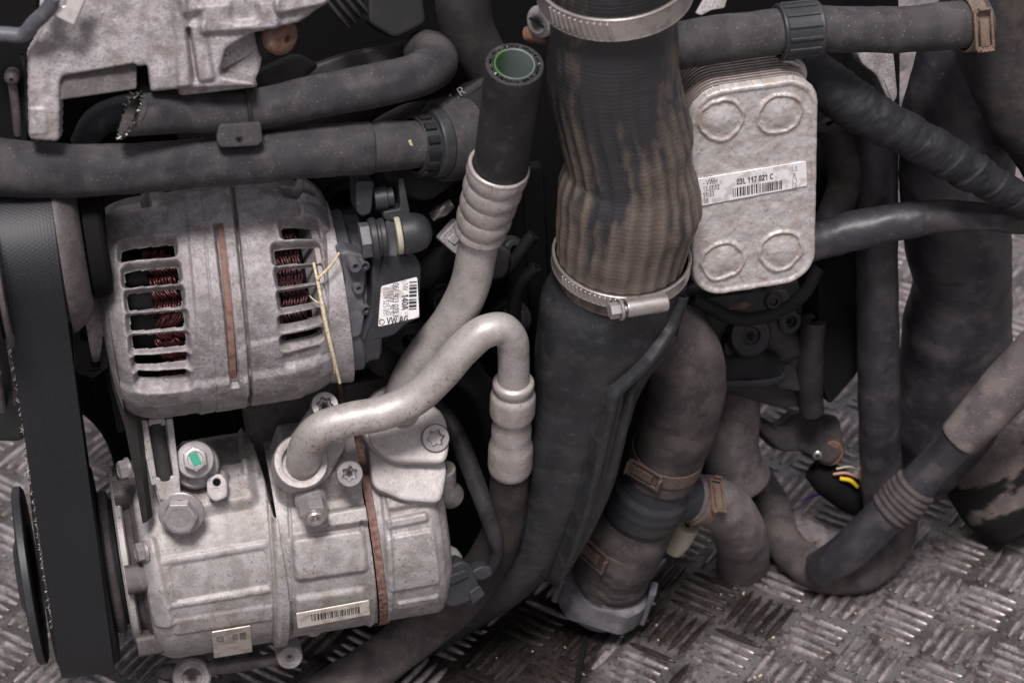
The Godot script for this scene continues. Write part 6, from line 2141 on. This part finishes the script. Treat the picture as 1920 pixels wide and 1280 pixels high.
	# torn connector with coloured wires
	t = thing("loose_plug", "loose black plug with yellow and pink wires near the upright pipe's foot", "plug", W(1570, 910, -250))
	b = Buf.new()
	tube(b, [[1530, 880, -256, 24], [1560, 902, -244, 34], [1600, 930, -236, 34], [1640, 950, -226, 30]], 24, 28, {"shape": lump})
	obj("plug_body", b, M["black"], t)
	for q in [["yellow_wire", [[1578, 898, -208, 3.8], [1598, 902, -204, 4.2], [1612, 914, -200, 3.6]]], ["pink_wire", [[1566, 890, -210, 2.4], [1590, 888, -206, 2.8], [1612, 896, -204, 2.4]]], ["white_plastic", [[1572, 880, -214, 2], [1596, 876, -212, 2], [1616, 884, -212, 2]]], ["purple_wire", [[1506, 940, -300, 2.6], [1526, 932, -290, 3], [1548, 926, -280, 2.6]]]]:
		b = Buf.new()
		tube(b, q[1], 10, 10)
		obj("wire", b, M[q[0]], t)
	base = H(1530, 1040, FLOOR_Y)
	b = Buf.new()
	tube(b, [lie.call(1500, 1000, 40, 26), lie.call(1524, 1006, 52, 30), lie.call(1548, 1020, 50, 24), lie.call(1540, 1050, 40, 16)], 20, 24, {"shape": func(tt: float, a: float, w: float) -> float: return 4.0 * sin(a * 5.0) * sin(w * 0.2)})
	lone("muddy_fitting", "muddy brown fitting lying inside the curve of the floor hose", "fitting", b, M["pale_rubber"])
	base = W(1700, 900, -200)
	b = Buf.new()
	px_prism(b, plane(W(1698, 905, -210), Vector3(0.2, 0.5, 0.85)), [[1692, 890], [1704, 894], [1708, 912], [1696, 916]], -12, 0, 3, 3)
	lone("white_tag", "tiny white tag between the upright pipe and the slanted hose", "tag", b, M["white_plastic"])
	base = H(1740, 560, FLOOR_Y)

func _ready() -> void:
	lens_axes()
	rng.seed = 7
	var cam := Camera3D.new()
	cam.name = "camera"
	cam.transform = Transform3D(Basis(R, U, -F), EYE * S)
	cam.fov = rad_to_deg(2.0 * atan(640.0 / D0))
	cam.near = 0.05
	cam.far = 40.0
	var at := CameraAttributesPhysical.new()
	at.frustum_focal_length = 97.0
	at.frustum_focus_distance = (D0 - 100.0) * S
	at.exposure_aperture = 10.0
	cam.attributes = at
	add_child(cam)
	cam.current = true
	var we := WorldEnvironment.new()
	we.name = "daylight"
	var env := Environment.new()
	env.background_mode = Environment.BG_SKY
	env.tonemap_mode = Environment.TONE_MAPPER_LINEAR
	env.tonemap_exposure = 1.18
	var sky := Sky.new()
	var sm := ProceduralSkyMaterial.new()
	sm.sky_top_color = Color(0.935, 0.92, 0.955)
	sm.sky_horizon_color = Color(0.62, 0.61, 0.63)
	sm.sky_curve = 0.5
	sm.ground_bottom_color = Color(0.25, 0.24, 0.24)
	sm.ground_horizon_color = Color(0.4, 0.39, 0.39)
	sm.sky_energy_multiplier = 0.85
	sky.sky_material = sm
	env.sky = sky
	env.sdfgi_enabled = true
	env.ssao_enabled = true
	env.ssil_enabled = true
	we.environment = env
	add_child(we)
	var sun := DirectionalLight3D.new()
	sun.name = "sun"
	sun.light_energy = 0.95
	sun.light_color = Color(1.0, 0.98, 0.97)
	sun.light_angular_distance = 14.0
	sun.shadow_enabled = true
	sun.look_at_from_position(Vector3(-0.12, 1.35, 0.62), Vector3.ZERO)
	add_child(sun)
	make_materials()
	build_floor()
	build_block()
	build_alternator()
	build_compressor()
	build_belt()
	build_bracket()
	build_left_hoses()
	build_pipes()
	build_big_hose()
	build_cooler()
	build_right()
